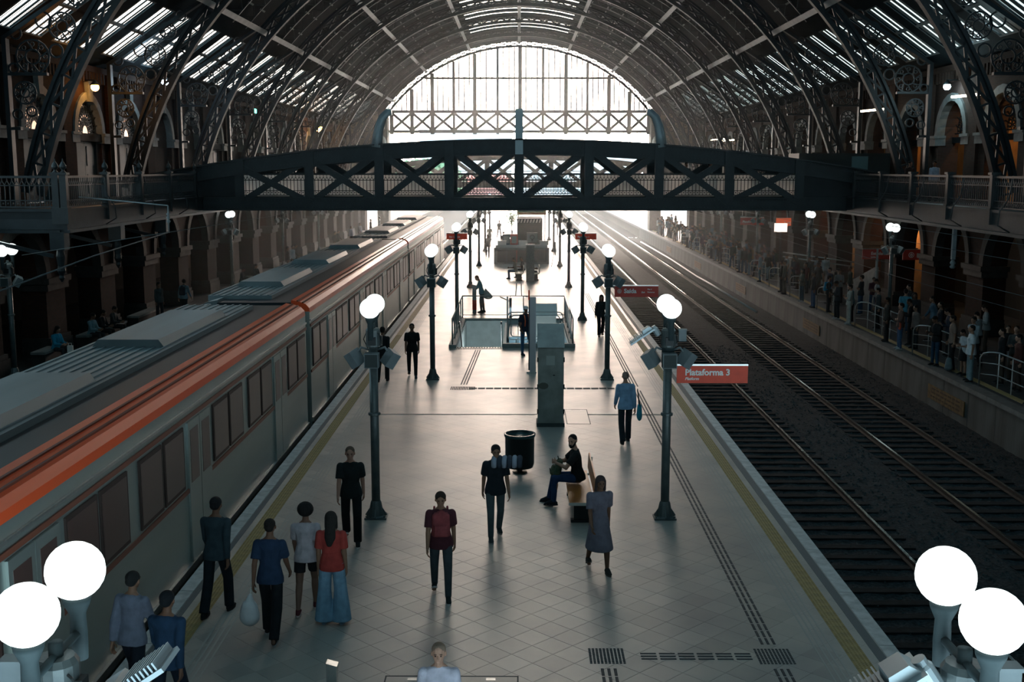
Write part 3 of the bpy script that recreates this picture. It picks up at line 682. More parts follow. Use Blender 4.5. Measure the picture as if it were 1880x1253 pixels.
# scroll tracery filling the spandrel between rib, wall column and eaves
def scroll(sg):
    t = MB()
    xw = 18.15
    t.bar((sg*xw, 0, 5.3), (sg*xw, 0, 11.2), .16, .3, (0, 1, 0))                     # wall column
    t.bar((sg*xw, 0, 11.15), (sg*(P(RO, A49, 0).x), 0, 14.0), .14, .3, (0, 1, 0))    # rafter along the slope
    t.bar((sg*17.75, 0, 8.0), (sg*xw, 0, 8.0), .1, .2, (0, 1, 0)); t.bar((sg*16.7, 0, 9.9), (sg*xw, 0, 9.9), .1, .2, (0, 1, 0))
    for cx, cz, r in ((17.2, 10.5, .62), (16.1, 11.55, .5), (17.55, 9.25, .42), (16.75, 11.75, .3), (15.5, 12.6, .38), (17.85, 8.5, .2), (17.75, 11.3, .22), (16.35, 10.7, .26), (17.35, 8.6, .2), (14.9, 13.25, .26), (17.9, 10.1, .2)):
        ring(t, sg*cx, cz, r, .06)
        if r > .35:
            ring(t, sg*cx, cz, r * .45, .05)
            for k in range(8): 
                a = 2*PI*k/8; t.bar((sg*cx + r*.45*math.cos(a), 0, cz + r*.45*math.sin(a)), (sg*cx + r*.95*math.cos(a+.35), 0, cz + r*.95*math.sin(a+.35)), .04, .04, (0, 1, 0))
                ring(t, sg*cx + r*.7*math.cos(a), cz + r*.7*math.sin(a), r*.14, .03, n=8)
    me = t.mesh('scroll_tracery'); me.materials.append(IRON); return me
scr = [scroll(-1), scroll(1)]
for i, y in enumerate(RIBS):
    rr = tag(empty('arch_rib', (0, y, 0)), ['dark lattice arch nearest the camera, mostly outside the picture', 'lattice arch standing on the near end of the left gallery', 'lattice arch just before the near footbridge meets the wall', 'lattice arch next behind the near footbridge', 'second lattice arch behind the near footbridge', 'third lattice arch behind the near footbridge', 'fourth lattice arch behind the near footbridge', 'fifth lattice arch behind the near footbridge', 'last lattice arch before the far window', 'lattice arch framing the far window'][i], 'arch', 'lattice arches of the roof')
    inst('inner_chord', cim, rr); inst('outer_chord', com, rr)
    for k in range(NB): inst('lattice_brace', bxm, rr, (0, 0, ZC), (0, -AE + da * (k + .5), 0)) if y > 35 else None
    for m_ in scr: inst('scroll_tracery', m_, rr)
# ------------------------------------------------------------------ end wall with its great window
EY = 123.4
wn = structure('window_end', (0, EY, 0))
fm = mat('end_frame_iron', (.16, .15, .145), .6)
def archz(x): return ZC + math.sqrt(max(RI * RI - x * x, 0))
vx = [-13.7, -11.5, -9.3, -7.0, -4.75, -2.3, .1, 2.55, 5.0, 7.3, 9.6, 11.8, 13.9]
for k, x in enumerate(vx):
    wd = .42 if k % 2 == 0 or k in (1, 11) else .3
    MB().box(x - wd/2, x + wd/2, -.12, .12, 10.2, archz(x)).build('mullion', fm, wn)
mn = MB()
for a, b in zip(vx, vx[1:]):
    for j in (1, 2, 3):
        x = a + (b - a) * j / 4; mn.box(x - .065, x + .065, -.03, .03, 12.7, archz(x))
mn.build('glazing_bar', fm, wn)
for z, h in ((16.1, .22), (12.6, .3), (10.5, .3)):
    xx = math.sqrt(RI*RI - (z - ZC)**2); MB().box(-min(xx, 14.2), min(xx, 14.2), -.16, .16, z - h/2, z + h/2).build('transom', fm, wn)
for a, b in zip(vx, vx[1:]):
    xb = MB(); xb.bar((a, 0, 10.6), (b, 0, 12.5), .3, .1, (0, 1, 0)); xb.bar((a, .02, 12.5), (b, .02, 10.6), .3, .1, (0, 1, 0)); xb.build('brace', fm, wn)
for a, b in zip(vx, vx[1:]):
    for z0, z1 in ((12.75, 16.0), (16.2, None)):
        za, zb = (z1 or archz(a)), (z1 or archz(b))
        za, zb = min(za, archz(a)), min(zb, archz(b))
        if za - z0 < .3 and zb - z0 < .3: continue
        za, zb = max(za, z0 + .02), max(zb, z0 + .02)
        MB().add([(a, 0, z0), (b, 0, z0), (b, 0, zb), (a, 0, za)], [(0, 1, 2, 3)]).build('pane', PANE, wn, fix=False)
we = structure('wall_far', (0, EY, 0))
s = MB(); n = 60
for k in range(n):                       # plate between the arch and the roof
    a, b = -AE + 2*AE*k/n, -AE + 2*AE*(k+1)/n
    p = [P(RO, a, .1), P(RO + 1.2, a, .1), P(RO + 1.2, b, .1), P(RO, b, .1)]; s.loft([p, [v + Vector((0, .3, 0)) for v in p]], True)
s.build('gable_plate', IRON, we)
for sg in (-1, 1):
    s = MB(); s.box(*sorted((sg*14.0, sg*15.2)), -1.5, .5, -1.2, 12.0); s.box(*sorted((sg*15.2, sg*22)), 0, .5, 4.8, 12.6); s.box(*sorted((sg*18.6, sg*22)), 0, .5, -1, 12.6); s.build('end_pier', mat('end_pier_stone', (.20, .16, .13), .8, noise=.3), we)
    # pale round-topped turret on each pier
    MB().lathe((sg*14.6, -1.9, 8.2), [(.55, -2.2), (.55, .9), (.5, 1.3), (.36, 1.65), (.12, 1.85)], 14).build('turret', mat('turret_stone', (.42, .40, .33), .7), we)

wb = structure('wall_near_light_block', (0, -28, 0))  # unseen end wall added to cut daylight on faces towards the camera
MB().box(-22, 22, -.4, 0, -1.4, 9.5).build('brickwork', BRICK, wb)
s = MB(); n = 40
A9 = math.acos((9.5 - ZC) / RI)
for k in range(n):
    a, b = -AE + 2*AE*k/n, -AE + 2*AE*(k+1)/n
    p = [P(RI, a, -.2), P(RO + 1.2, a, -.2), P(RO + 1.2, b, -.2), P(RI, b, -.2)]; s.loft([p, [v + Vector((0, .3, 0)) for v in p]], True)
s.build('gable_plate', IRON, wb)
MB().prism([(RI * math.sin(-A9 + 2*A9*k/24), ZC + RI * math.cos(-A9 + 2*A9*k/24)) for k in range(25)], 'y', -.12, -.1).build('pane', glassmat('dimmed_end_glass', (.45, .5, .5), .05), wb)  # tint chosen to dim the daylight entering behind the camera
# ------------------------------------------------------------------ side walls
def arch_wall(name, X, th, z0, z1, centres, pitch, hw, spring, facing, m, trim, closed=(), yend=None):
    """wall plane at x=X, thickness th away from the hall; round-headed openings"""
    w_ = structure(name); s = MB(); xa, xb = X, X + facing * th
    x0, x1 = min(xa, xb), max(xa, xb)
    for yc in centres:
        a, b = yc - pitch/2, yc + pitch/2
        s.box(x0, x1, a, yc - hw, z0, z1); s.box(x0, x1, yc + hw, b, z0, z1)
        n = 12
        for k in range(n):
            t0, t1 = PI - PI*k/n, PI - PI*(k+1)/n
            ya, za, yb, zb = yc + hw*math.cos(t0), spring + hw*math.sin(t0), yc + hw*math.cos(t1), spring + hw*math.sin(t1)
            s.loft([[(x0, ya, za), (x1, ya, za), (x1, ya, z1), (x0, ya, z1)], [(x0, yb, zb), (x1, yb, zb), (x1, yb, z1), (x0, yb, z1)]], True)
    ys, ye = centres[0] - pitch/2, centres[-1] + pitch/2
    if yend: s.box(x0, x1, yend[0], ys, z0, z1); s.box(x0, x1, ye, yend[1], z0, z1)
    s.build('brickwork', m, w_)
    return w_
def ring_trim(X, facing, hw, spring, band, n=12):
    t = MB(); xa, xb = X - facing * .09, X + facing * .25
    for k in range(n):
        t0, t1 = PI*k/n, PI*(k+1)/n
        q = [(hw - .03, t0), (hw + band, t0), (hw + band, t1), (hw - .03, t1)]
        p = [(math.cos(a)*r, spring + math.sin(a)*r) for r, a in q]
        t.loft([[(xa, y, z) for y, z in p], [(xb, y, z) for y, z in p]], True)
    return t
UC = [49.5 + 5.15 * k for k in range(-6, 14)]           # upper bays
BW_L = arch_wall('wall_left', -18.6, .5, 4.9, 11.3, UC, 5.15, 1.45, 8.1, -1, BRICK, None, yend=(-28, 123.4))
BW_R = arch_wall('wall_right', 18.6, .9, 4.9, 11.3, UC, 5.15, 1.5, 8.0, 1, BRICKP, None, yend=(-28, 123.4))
DOORM = mat('teal_door_paint', (.032, .052, .060), .5, noise=.2)
for X, fc, w_, hw, sp in ((-18.6, -1, BW_L, 1.45, 8.1), (18.6, 1, BW_R, 1.5, 8.0)):
    tr = ring_trim(0, fc, hw, sp, .3).mesh('arch_trim'); tr.materials.append(STONE)
    cap = MB(); 
    for sg in (-1, 1): cap.box(*sorted((-fc*.16, fc*.3)), *sorted((sg*(hw-.05), sg*(hw+.75))), sp - .42, sp - .02); cap.box(*sorted((-fc*.22, fc*.3)), *sorted((sg*(hw-.08), sg*(hw+.8))), sp - .1, sp + .02)
    cpm = cap.mesh('capital'); cpm.materials.append(STONE)
    ks = MB().prism([(-.16, sp + hw - .12), (.16, sp + hw - .12), (.26, sp + hw + .75), (-.26, sp + hw + .75)], 'x', -fc*.2, fc*.1).mesh('keystone'); ks.materials.append(STONE)
    pil = MB().box(*sorted((-fc*.14, 0)), -.42, .42, 4.9, 11.2).mesh('pilaster'); pil.materials.append(BRICKP if fc > 0 else BRICK)
    dt = MB()
    for k in range(-5, 6): dt.box(*sorted((-fc*.18, 0)), k*.34 - .08, k*.34 + .08, 10.25, 10.7)
    dt.box(*sorted((-fc*.22, 0)), -2.55, 2.55, 10.7, 10.95); dtm = dt.mesh('corbel_course'); dtm.materials.append(BRICKP)
    for i, y in enumerate(UC):
        if y < 36: continue
        inst('arch_trim', tr, w_, (X, y, 0)); inst('capital', cpm, w_, (X, y, 0)); inst('pilaster', pil, w_, (X, y + 2.575, 0)); inst('corbel_course', dtm, w_, (X, y, 0))
        if fc < 0: inst('keystone', ks, w_, (X, y, 0))
# left openings: tracery windows over double doors, or blind brick panels
def half_disc(hw, sp, x, z0, n=12): return [(-hw, z0), (hw, z0)] + [(hw*math.cos(PI*k/n), sp + hw*math.sin(PI*k/n)) for k in range(n+1)]
trc = MB(); hw = 1.43
for k in range(13): 
    a = PI*k/12; trc.bar((0, .35*math.cos(a), 8.1 + .35*math.sin(a)), (0, hw*math.cos(a), 8.1 + hw*math.sin(a)), .04, .05)
for r in (.35, .8, 1.15):
    for k in range(16):
        a, b = PI*k/16, PI*(k+1)/16; trc.bar((0, r*math.cos(a), 8.1 + r*math.sin(a)), (0, r*math.cos(b), 8.1 + r*math.sin(b)), .04, .05)
def xring(mb, cy, cz, r, w, n=10):
    for k in range(n):
        a, b = 2*PI*k/n, 2*PI*(k+1)/n; mb.bar((0, cy + r*math.cos(a), cz + r*math.sin(a)), (0, cy + r*math.cos(b), cz + r*math.sin(b)), w, w, (1, 0, 0))
for k in range(1, 12, 2): xring(trc, .98*math.cos(PI*k/12), 8.1 + .98*math.sin(PI*k/12), .16, .05); xring(trc, .58*math.cos(PI*k/12), 8.1 + .58*math.sin(PI*k/12), .1, .04)
trcm = trc.mesh('tracery'); trcm.materials.append(IRON)
DG = glassmat('dim_stained_glass', (.40, .32, .27), .1, .2)
nw = 0
for i, y in enumerate(UC):
    if y < 36: continue
    k = round((y - 49.5) / 5.15)
    if k in (-2, -1, 0, 1, 4, 7):
        nw += 1; wo = structure('window_%d' % nw, (-18.75, y, 0))
        inst('tracery', trcm, wo); MB().prism(half_disc(1.43, 8.1, 0, 8.1), 'x', -.05, -.04).build('pane', DG, wo)
        MB().box(-.1, .2, -1.6, 1.6, 7.75, 8.08).build('lintel', STONED, wo)
        dr = structure('door_%d' % nw, (-18.85, y, 0))
        for sg in (-1, 1):
            lf = MB().box(-.04, .02, *sorted((sg*.01, sg*1.4)), 5.28, 7.75).build('door_leaf', DOORM, dr)
            for a in (5.5, 6.7): MB().box(.02, .045, *sorted((sg*.2, sg*1.2)), a, a + .85).build('door_panel', DOORM, lf)
    else:
        bp_ = MB().prism(half_disc(1.5, 8.1, 0, 5.28), 'x', -18.95, -18.85).build('blind_panel', BRICKP, BW_L); bp_.location = (0, y, 0)
# right openings: warm-lit passage behind
ps = MB(); ps.box(21.8, 22.0, -28, 123, 4.9, 11.3); ps.box(19.5, 22, -28, 123, 11.1, 11.3); 
ps.build('passage_wall', mat('ochre_plaster', (.40, .20, .07), .8, noise=.25, nscale=2), BW_R)
MB().box(-22, -18.9, -28, 123, 11.3, 11.4).build('side_roof', ROOF, BW_L)
trr = inst  # right tracery
for i, y in enumerate(UC):
    if y < 36 or y > 110: continue
    wr = tag(empty('arch_grille', (19.3, y, 0)), 'iron tracery filling the head of the %s upper arch along the right wall' % ordinal(UC.index(y) - 2), 'grille', 'tracery grilles of the right upper arches'); inst('tracery', trcm, wr)
    MB().box(-.1, .1, -1.5, 1.5, 7.7, 7.95).build('grille_bar', IRON, wr)
# ground arcades
GC = [42.5 + 5.15 * k for k in range(-1, 16)]
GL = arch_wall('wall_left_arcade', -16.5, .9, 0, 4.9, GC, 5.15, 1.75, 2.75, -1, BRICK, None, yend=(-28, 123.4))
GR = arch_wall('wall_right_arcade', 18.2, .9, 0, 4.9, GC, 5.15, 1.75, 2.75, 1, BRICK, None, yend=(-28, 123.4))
for X, fc, w_ in ((-16.5, -1, GL), (18.2, 1, GR)):
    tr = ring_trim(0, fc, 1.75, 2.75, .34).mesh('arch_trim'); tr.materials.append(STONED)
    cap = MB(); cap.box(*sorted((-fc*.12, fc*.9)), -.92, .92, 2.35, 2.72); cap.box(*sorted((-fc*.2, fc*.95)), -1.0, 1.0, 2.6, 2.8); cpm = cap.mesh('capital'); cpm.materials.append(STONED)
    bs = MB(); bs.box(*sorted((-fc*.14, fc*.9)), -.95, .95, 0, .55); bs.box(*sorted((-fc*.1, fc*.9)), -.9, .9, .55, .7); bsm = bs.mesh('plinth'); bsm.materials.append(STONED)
    for y in GC:
        inst('arch_trim', tr, w_, (X, y, 0)); inst('capital', cpm, w_, (X, y - 2.575, 0)); inst('plinth', bsm, w_, (X, y - 2.575, 0))
MB().box(22.0, 22.2, -28, 123, -1, 4.9).build('back_wall', mat('dark_brown_plaster', (.06, .045, .035), .9), GR)
for yc in (57.9, 68.2, 78.6): MB().box(20.3, 20.4, yc - 2.3, yc + 2.3, 0, 4.8).build('lit_wall_piece', mat('ochre_plaster', (.4, .2, .07)), GR)  # ochre pieces added to the dark wall, lamp warmth put into their colour
MB().box(-22.0, -19.12, -28, 123, 4.9, 5.1).build('terrace_slab', STONED, GL)  # unseen slab added to keep skylight off the arcade floor
MB().box(-22.2, -22.0, -28, 123, -1, 4.9).build('back_wall', mat('dark_brown_plaster', (.06, .045, .035), .9), GL)
# ------------------------------------------------------------------ galleries
def gallery(name, sg, y0, y1, edge, near_end=True):
    g = structure(name)
    MB().box(*sorted((sg*(edge+.05), sg*18.7)), y0, y1, 5.05, 5.28).build('deck', IRON, g)
    f = MB(); f.box(*sorted((sg*edge, sg*(edge+.12))), y0, y1, 4.72, 5.3); f.box(*sorted((sg*(edge-.08), sg*(edge+.2))), y0, y1, 4.62, 4.72); f.box(*sorted((sg*(edge-.06), sg*(edge+.16))), y0, y1, 5.28, 5.36)
    if near_end: f.box(*sorted((sg*(edge+.125), sg*18.59)), y0+.01, y0+.12, 4.73, 5.27); f.box(*sorted((sg*(edge+.21), sg*18.59)), y0-.06, y0+.2, 4.62, 4.72); f.box(*sorted((sg*(edge+.17), sg*18.59)), y0-.05, y0+.16, 5.28, 5.36)
    f.build('girder', IRON2, g)
    # rivet row under the near end
    jb = MB(); y = y0 + 1.5
    while y < y1: jb.box(*sorted((sg*(edge+.1), sg*17)), y, y+.15, 4.75, 5.05); y += 1.7
    jb.build('joist', IRON, g)
    return g
gallery('floor_gallery_left', -1, 34.8, 57, 13.9); gallery('floor_gallery_right', 1, 22, 57, 14.35)
gallery('floor_gallery_far_left', -1, 57, 122, 16.3, False); gallery('floor_gallery_far_right', 1, 57, 122, 16.8, False)
RM = mat('railing_iron', (.014, .019, .021), .5, spec=.5, noise=.3, nscale=5)
def bal_panel(L_):
    """cast-iron railing panel along +y, 1.05 m high: balusters with pointed loops at top and a band of roundels"""
    t = MB(); st = .15; n = int(L_ / st)
    for k in range(n + 1):
        y = L_ * k / n; t.box(-.014, .014, y - .013, y + .013, .1, .8)
        if k < n:
            ym = y + L_ / n / 2
            t.bar((0, y, .78), (0, ym, .92), .02, .022); t.bar((0, ym, .92), (0, y + L_/n, .78), .02, .022); t.box(-.01, .01, ym - .01, ym + .01, .92, 1.0)
            t.box(-.02, .02, ym - .02, ym + .02, .2, .26)
    return t
def rails_(L_):
    t = MB(); t.box(-.05, .05, 0, L_, 1.0, 1.07); t.box(-.025, .025, 0, L_, .1, .14); t.box(-.02, .02, 0, L_, .3, .33); t.box(-.02, .02, 0, L_, .76, .79); t.box(-.04, .04, 0, L_, 0, .05); return t
_rc = {}
def railing(label, a, b, z, posts, finial=True, group=None, panel=None, lower=.0):
    a, b = Vector((*a, z)), Vector((*b, z)); d = b - a; Lh = d.length; ang = math.atan2(d.y, d.x) - PI/2
    r = tag(empty('railing', a, ang), label, 'railing', group); n = posts; seg = Lh / n
    key = round(seg, 3)
    if key not in _rc:
        m1_ = bal_panel(seg - .12).mesh('balusters'); m2_ = rails_(seg).mesh('rails'); m1_.materials.append(RM); m2_.materials.append(RM)
        _rc[key] = (m1_, m2_)
    for i in range(n):
        inst('balusters', _rc[key][0], r, (0, i*seg + .06, 0)); inst('handrail', _rc[key][1], r, (0, i*seg, 0))
    if 'post' not in _rc:
        p = MB(); p.box(-.1, .1, -.1, .1, -.35, 1.1); p.box(-.14, .14, -.14, .14, 1.1, 1.17); p.box(-.13, .13, -.13, .13, -.4, .1); pm_ = p.mesh('post'); pm_.materials.append(RM)
        f = MB().lathe((0, 0, 1.17), [(.1, 0), (.045, .05), (.045, .09), (.1, .14), (.105, .2), (.06, .29), (.02, .34), (.01, .42)], 12).mesh('finial', True); f.materials.append(RM); _rc['post'] = (pm_, f)
    for i in range(n + 1):
        inst('post', _rc['post'][0], r, (0, i*seg, 0))
        if finial: inst('finial', _rc['post'][1], r, (0, i*seg, 0))
    return r
railing('ornate dark railing along the left gallery, running to the footbridge', (-13.95, 34.85), (-13.95, 48.9), 5.3, 4)
railing('ornate dark railing across the near end of the left gallery', (-18.4, 34.87), (-14.2, 34.87), 5.3, 2)
railing('ornate dark railing along the right gallery under the wall lamp', (14.4, 24), (14.4, 48.9), 5.3, 7, finial=False)
# corbel pendants under the left gallery and scroll brackets on the railings
for i, y in enumerate((34.9, 39.9, 45.05)):
    p = MB(); p.box(-.22, .22, -.22, .22, 4.1, 4.65); p.lathe((0, 0, 0), [(.1, 4.1), (.14, 3.9), (.1, 3.6), (.13, 3.45), (.07, 3.3), (.09, 3.22), (.02, 3.1)], 10)
    p.bar((-.2, 0, 3.9), (-2.3, 0, 4.4), .1, .12)
    o = tag(p.build('pendant_bracket', IRON2, None), ['iron pendant bracket under the near corner of the left gallery', 'middle iron pendant bracket under the left gallery', 'iron pendant bracket under the left gallery nearest the bridge'][i], 'bracket'); o.location = (-14.2, y, 0)
for sg, X, ys in ((-1, -13.82, (37.9, 42.0, 46.1)), (1, 14.24, (33, 36.6, 40.2, 44))):
    for i, y in enumerate(ys):
        p = MB().tube([(0, 0, 6.3), (-sg*.03, 0, 6.0), (-sg*.1, 0, 5.7), (-sg*.32, 0, 5.35), (-sg*.35, 0, 4.95), (0, 0, 4.75)], .022, 6)
        o = tag(p.build('scroll_stay', RM, None, True), ('curved iron stay, %s from the camera, bracing the %s gallery railing' % (ordinal(i + 1), 'left' if sg < 0 else 'right')), 'bracket', 'curved stays of the %s gallery railing' % ('left' if sg < 0 else 'right')); o.location = (X, y, 0)

# ------------------------------------------------------------------ footbridges
def topz(x, c=7.87): return c - .0058 * x * x
def footbridge(Y, label, W=3.2, frost=True, half=4, hx=12.24, sp=3.06):
    b = tag(empty('footbridge', (0, Y, 0)), label, 'bridge')
    bm_ = IRON2
    for side, yo in (('front', 0), ('rear', W)):
        xs = [-17 + .85 * i for i in range(41)]
        s = MB()
        for x0, x1 in zip(xs, xs[1:]):
            a0, a1 = topz(x0), topz(x1)
            s.loft([[(x0, yo - .2, a0 - .06), (x0, yo + .2, a0 - .06), (x0, yo + .2, a0), (x0, yo - .2, a0)], [(x1, yo - .2, a1 - .06), (x1, yo + .2, a1 - .06), (x1, yo + .2, a1), (x1, yo - .2, a1)]], True)
            dp = .62 if Y < 60 else .4
            s.loft([[(x0, yo - .05, a0 - dp), (x0, yo + .05, a0 - dp), (x0, yo + .05, a0 - .06), (x0, yo - .05, a0 - .06)], [(x1, yo - .05, a1 - dp), (x1, yo + .05, a1 - dp), (x1, yo + .05, a1 - .06), (x1, yo - .05, a1 - .06)]], True)
            s.loft([[(x0, yo - .14, a0 - dp - .06), (x0, yo + .14, a0 - dp - .06), (x0, yo + .14, a0 - dp), (x0, yo - .14, a0 - dp)], [(x1, yo - .14, a1 - dp - .06), (x1, yo + .14, a1 - dp - .06), (x1, yo + .14, a1 - dp), (x1, yo - .14, a1 - dp)]], True)
        s.build('top_chord', bm_, b)
        s = MB(); s.box(-17, 17, yo - .05, yo + .05, 4.8, 5.3); s.box(-17, 17, yo - .16, yo + .16, 4.76, 4.82); s.box(-17, 17, yo - .14, yo + .14, 5.28, 5.33); s.build('bottom_chord', bm_, b)
        for i in range(-half, half + 1):
            x = i * sp; s = MB(); s.box(x - .2, x + .2, yo - .16, yo - .13, 5.3, topz(x) - .05); s.box(x - .05, x + .05, yo - .13, yo + .12, 5.3, topz(x) - .6); s.build('vertical_post', bm_, b)
            if i < half:
                xn = x + sp; za, zb = topz(x) - .35, topz(xn) - .35
                for (p, q_, o_) in (((x, yo - .08, za), (xn, yo - .08, 5.1), 0), ((x, yo + .02, 5.1), (xn, yo + .02, zb), 0)):
                    d = MB(); d.bar(p, q_, .28, .03, (0, 1, 0)); d.bar((p[0], p[1] + .06, p[2]), (q_[0], q_[1] + .06, q_[2]), .04, .12, (0, 1, 0)); d.build('diagonal_brace', bm_, b)
        for sg in (-1, 1):
            x0, x1 = sorted((sg * hx, sg * 17.0))
            MB().prism([(x0, 5.0), (x1, 5.0), (x1, topz(x1) - .3), (x0, topz(x0) - .3)], 'y', yo - .04, yo + .04).build('end_plate', IRON, b)
    if Y < 60:
        rv = MB()
        for k in range(210):
            x = -15.7 + .15 * k
            for zz_ in (topz(x) - .13, topz(x) - .5, 4.9, 5.2): rv.box(x - .016, x + .016, -.075, -.05, zz_ - .016, zz_ + .016)
        tag(rv.build('rivets', bm_, b), kind='stuff')
    MB().box(-17, 17, .05, W - .05, 5.1, 5.26).build('deck', mat('deck_boards', (.08, .08, .075), .7), b)
    return b
FB = footbridge(50, 'nearer iron truss footbridge spanning all the tracks')
FB2 = footbridge(108, 'farther iron truss footbridge, small behind the near one')
def bridge_rail(Y, label, group=None):
    r = tag(empty('bridge_railing', (0, Y, 5.3)), label, 'railing')
    if 'brail' not in _rc:
        m1_ = bal_panel(3.06).mesh('balusters'); m2_ = rails_(3.06).mesh('rails'); m1_.materials.append(RM); m2_.materials.append(RM); _rc['brail'] = (m1_, m2_)
    for i in range(-4, 4):
        inst('balusters', _rc['brail'][0], r, ((i+1)*3.06, 0, 0), (0, 0, PI/2)); inst('handrail', _rc['brail'][1], r, ((i+1)*3.06, 0, 0), (0, 0, PI/2))
    return r
bridge_rail(50.35, 'cast iron railing with looped balusters on the near side of the near footbridge')
bridge_rail(53.3, 'cast iron railing on the far side of the near footbridge')
bridge_rail(108.35, 'cast iron railing of the farther footbridge, near side')
fz = glassmat('frosted_panel', (.55, .55, .53), .5, .6)
fz = mat('frosted_board', (.55, .55, .53), .4, noise=.2, nscale=.8)
t = fz.node_tree; tl = t.nodes.new('ShaderNodeBsdfTranslucent'); tl.inputs[0].default_value = (.95, .93, .90, 1); mxs = t.nodes.new('ShaderNodeMixShader'); mxs.inputs[0].default_value = .9
t.links.new(t.nodes['Principled BSDF'].outputs[0], mxs.inputs[1]); t.links.new(tl.outputs[0], mxs.inputs[2]); t.links.new(mxs.outputs[0], t.nodes['Material Output'].inputs[0])
fb_ = tag(empty('screen_panels', (0, 50.62, 5.35)), 'pale smooth screen boards behind the railing of the near footbridge, open in the middle', 'screen')
for i in (-4, -3, -2, 1, 2, 3): MB().box(i*3.06 + .03, (i+1)*3.06 - .03, -.02, .02, .02, .98).build('panel', fz, fb_)
# curved pale posts rising from the bridge
for sg in (-1, 1):
    p = MB().tube([(sg*6.22, 0, 7.5), (sg*6.16, 0, 8.0), (sg*6.08, 0, 8.4), (sg*5.92, 0, 8.8), (sg*5.7, 0, 9.0), (sg*5.55, 0, 9.02)], [.24, .22, .2, .18, .16, .15], 8)
    tag(p.build('curved_post', mat('pale_curved_steel', (.26, .31, .33), .4, .3), None, True), 'pale curved steel post on the %s of the near footbridge top' % ('left shoulder' if sg < 0 else 'right shoulder'), 'post').location = (0, 50, 0)
tag(MB().box(-.17, .17, 49.8, 49.95, 7.2, 9.15).build('centre_post', mat('pale_curved_steel', (.26, .31, .33), .4, .3), None), 'upright grey post at the middle of the near footbridge top', 'post')
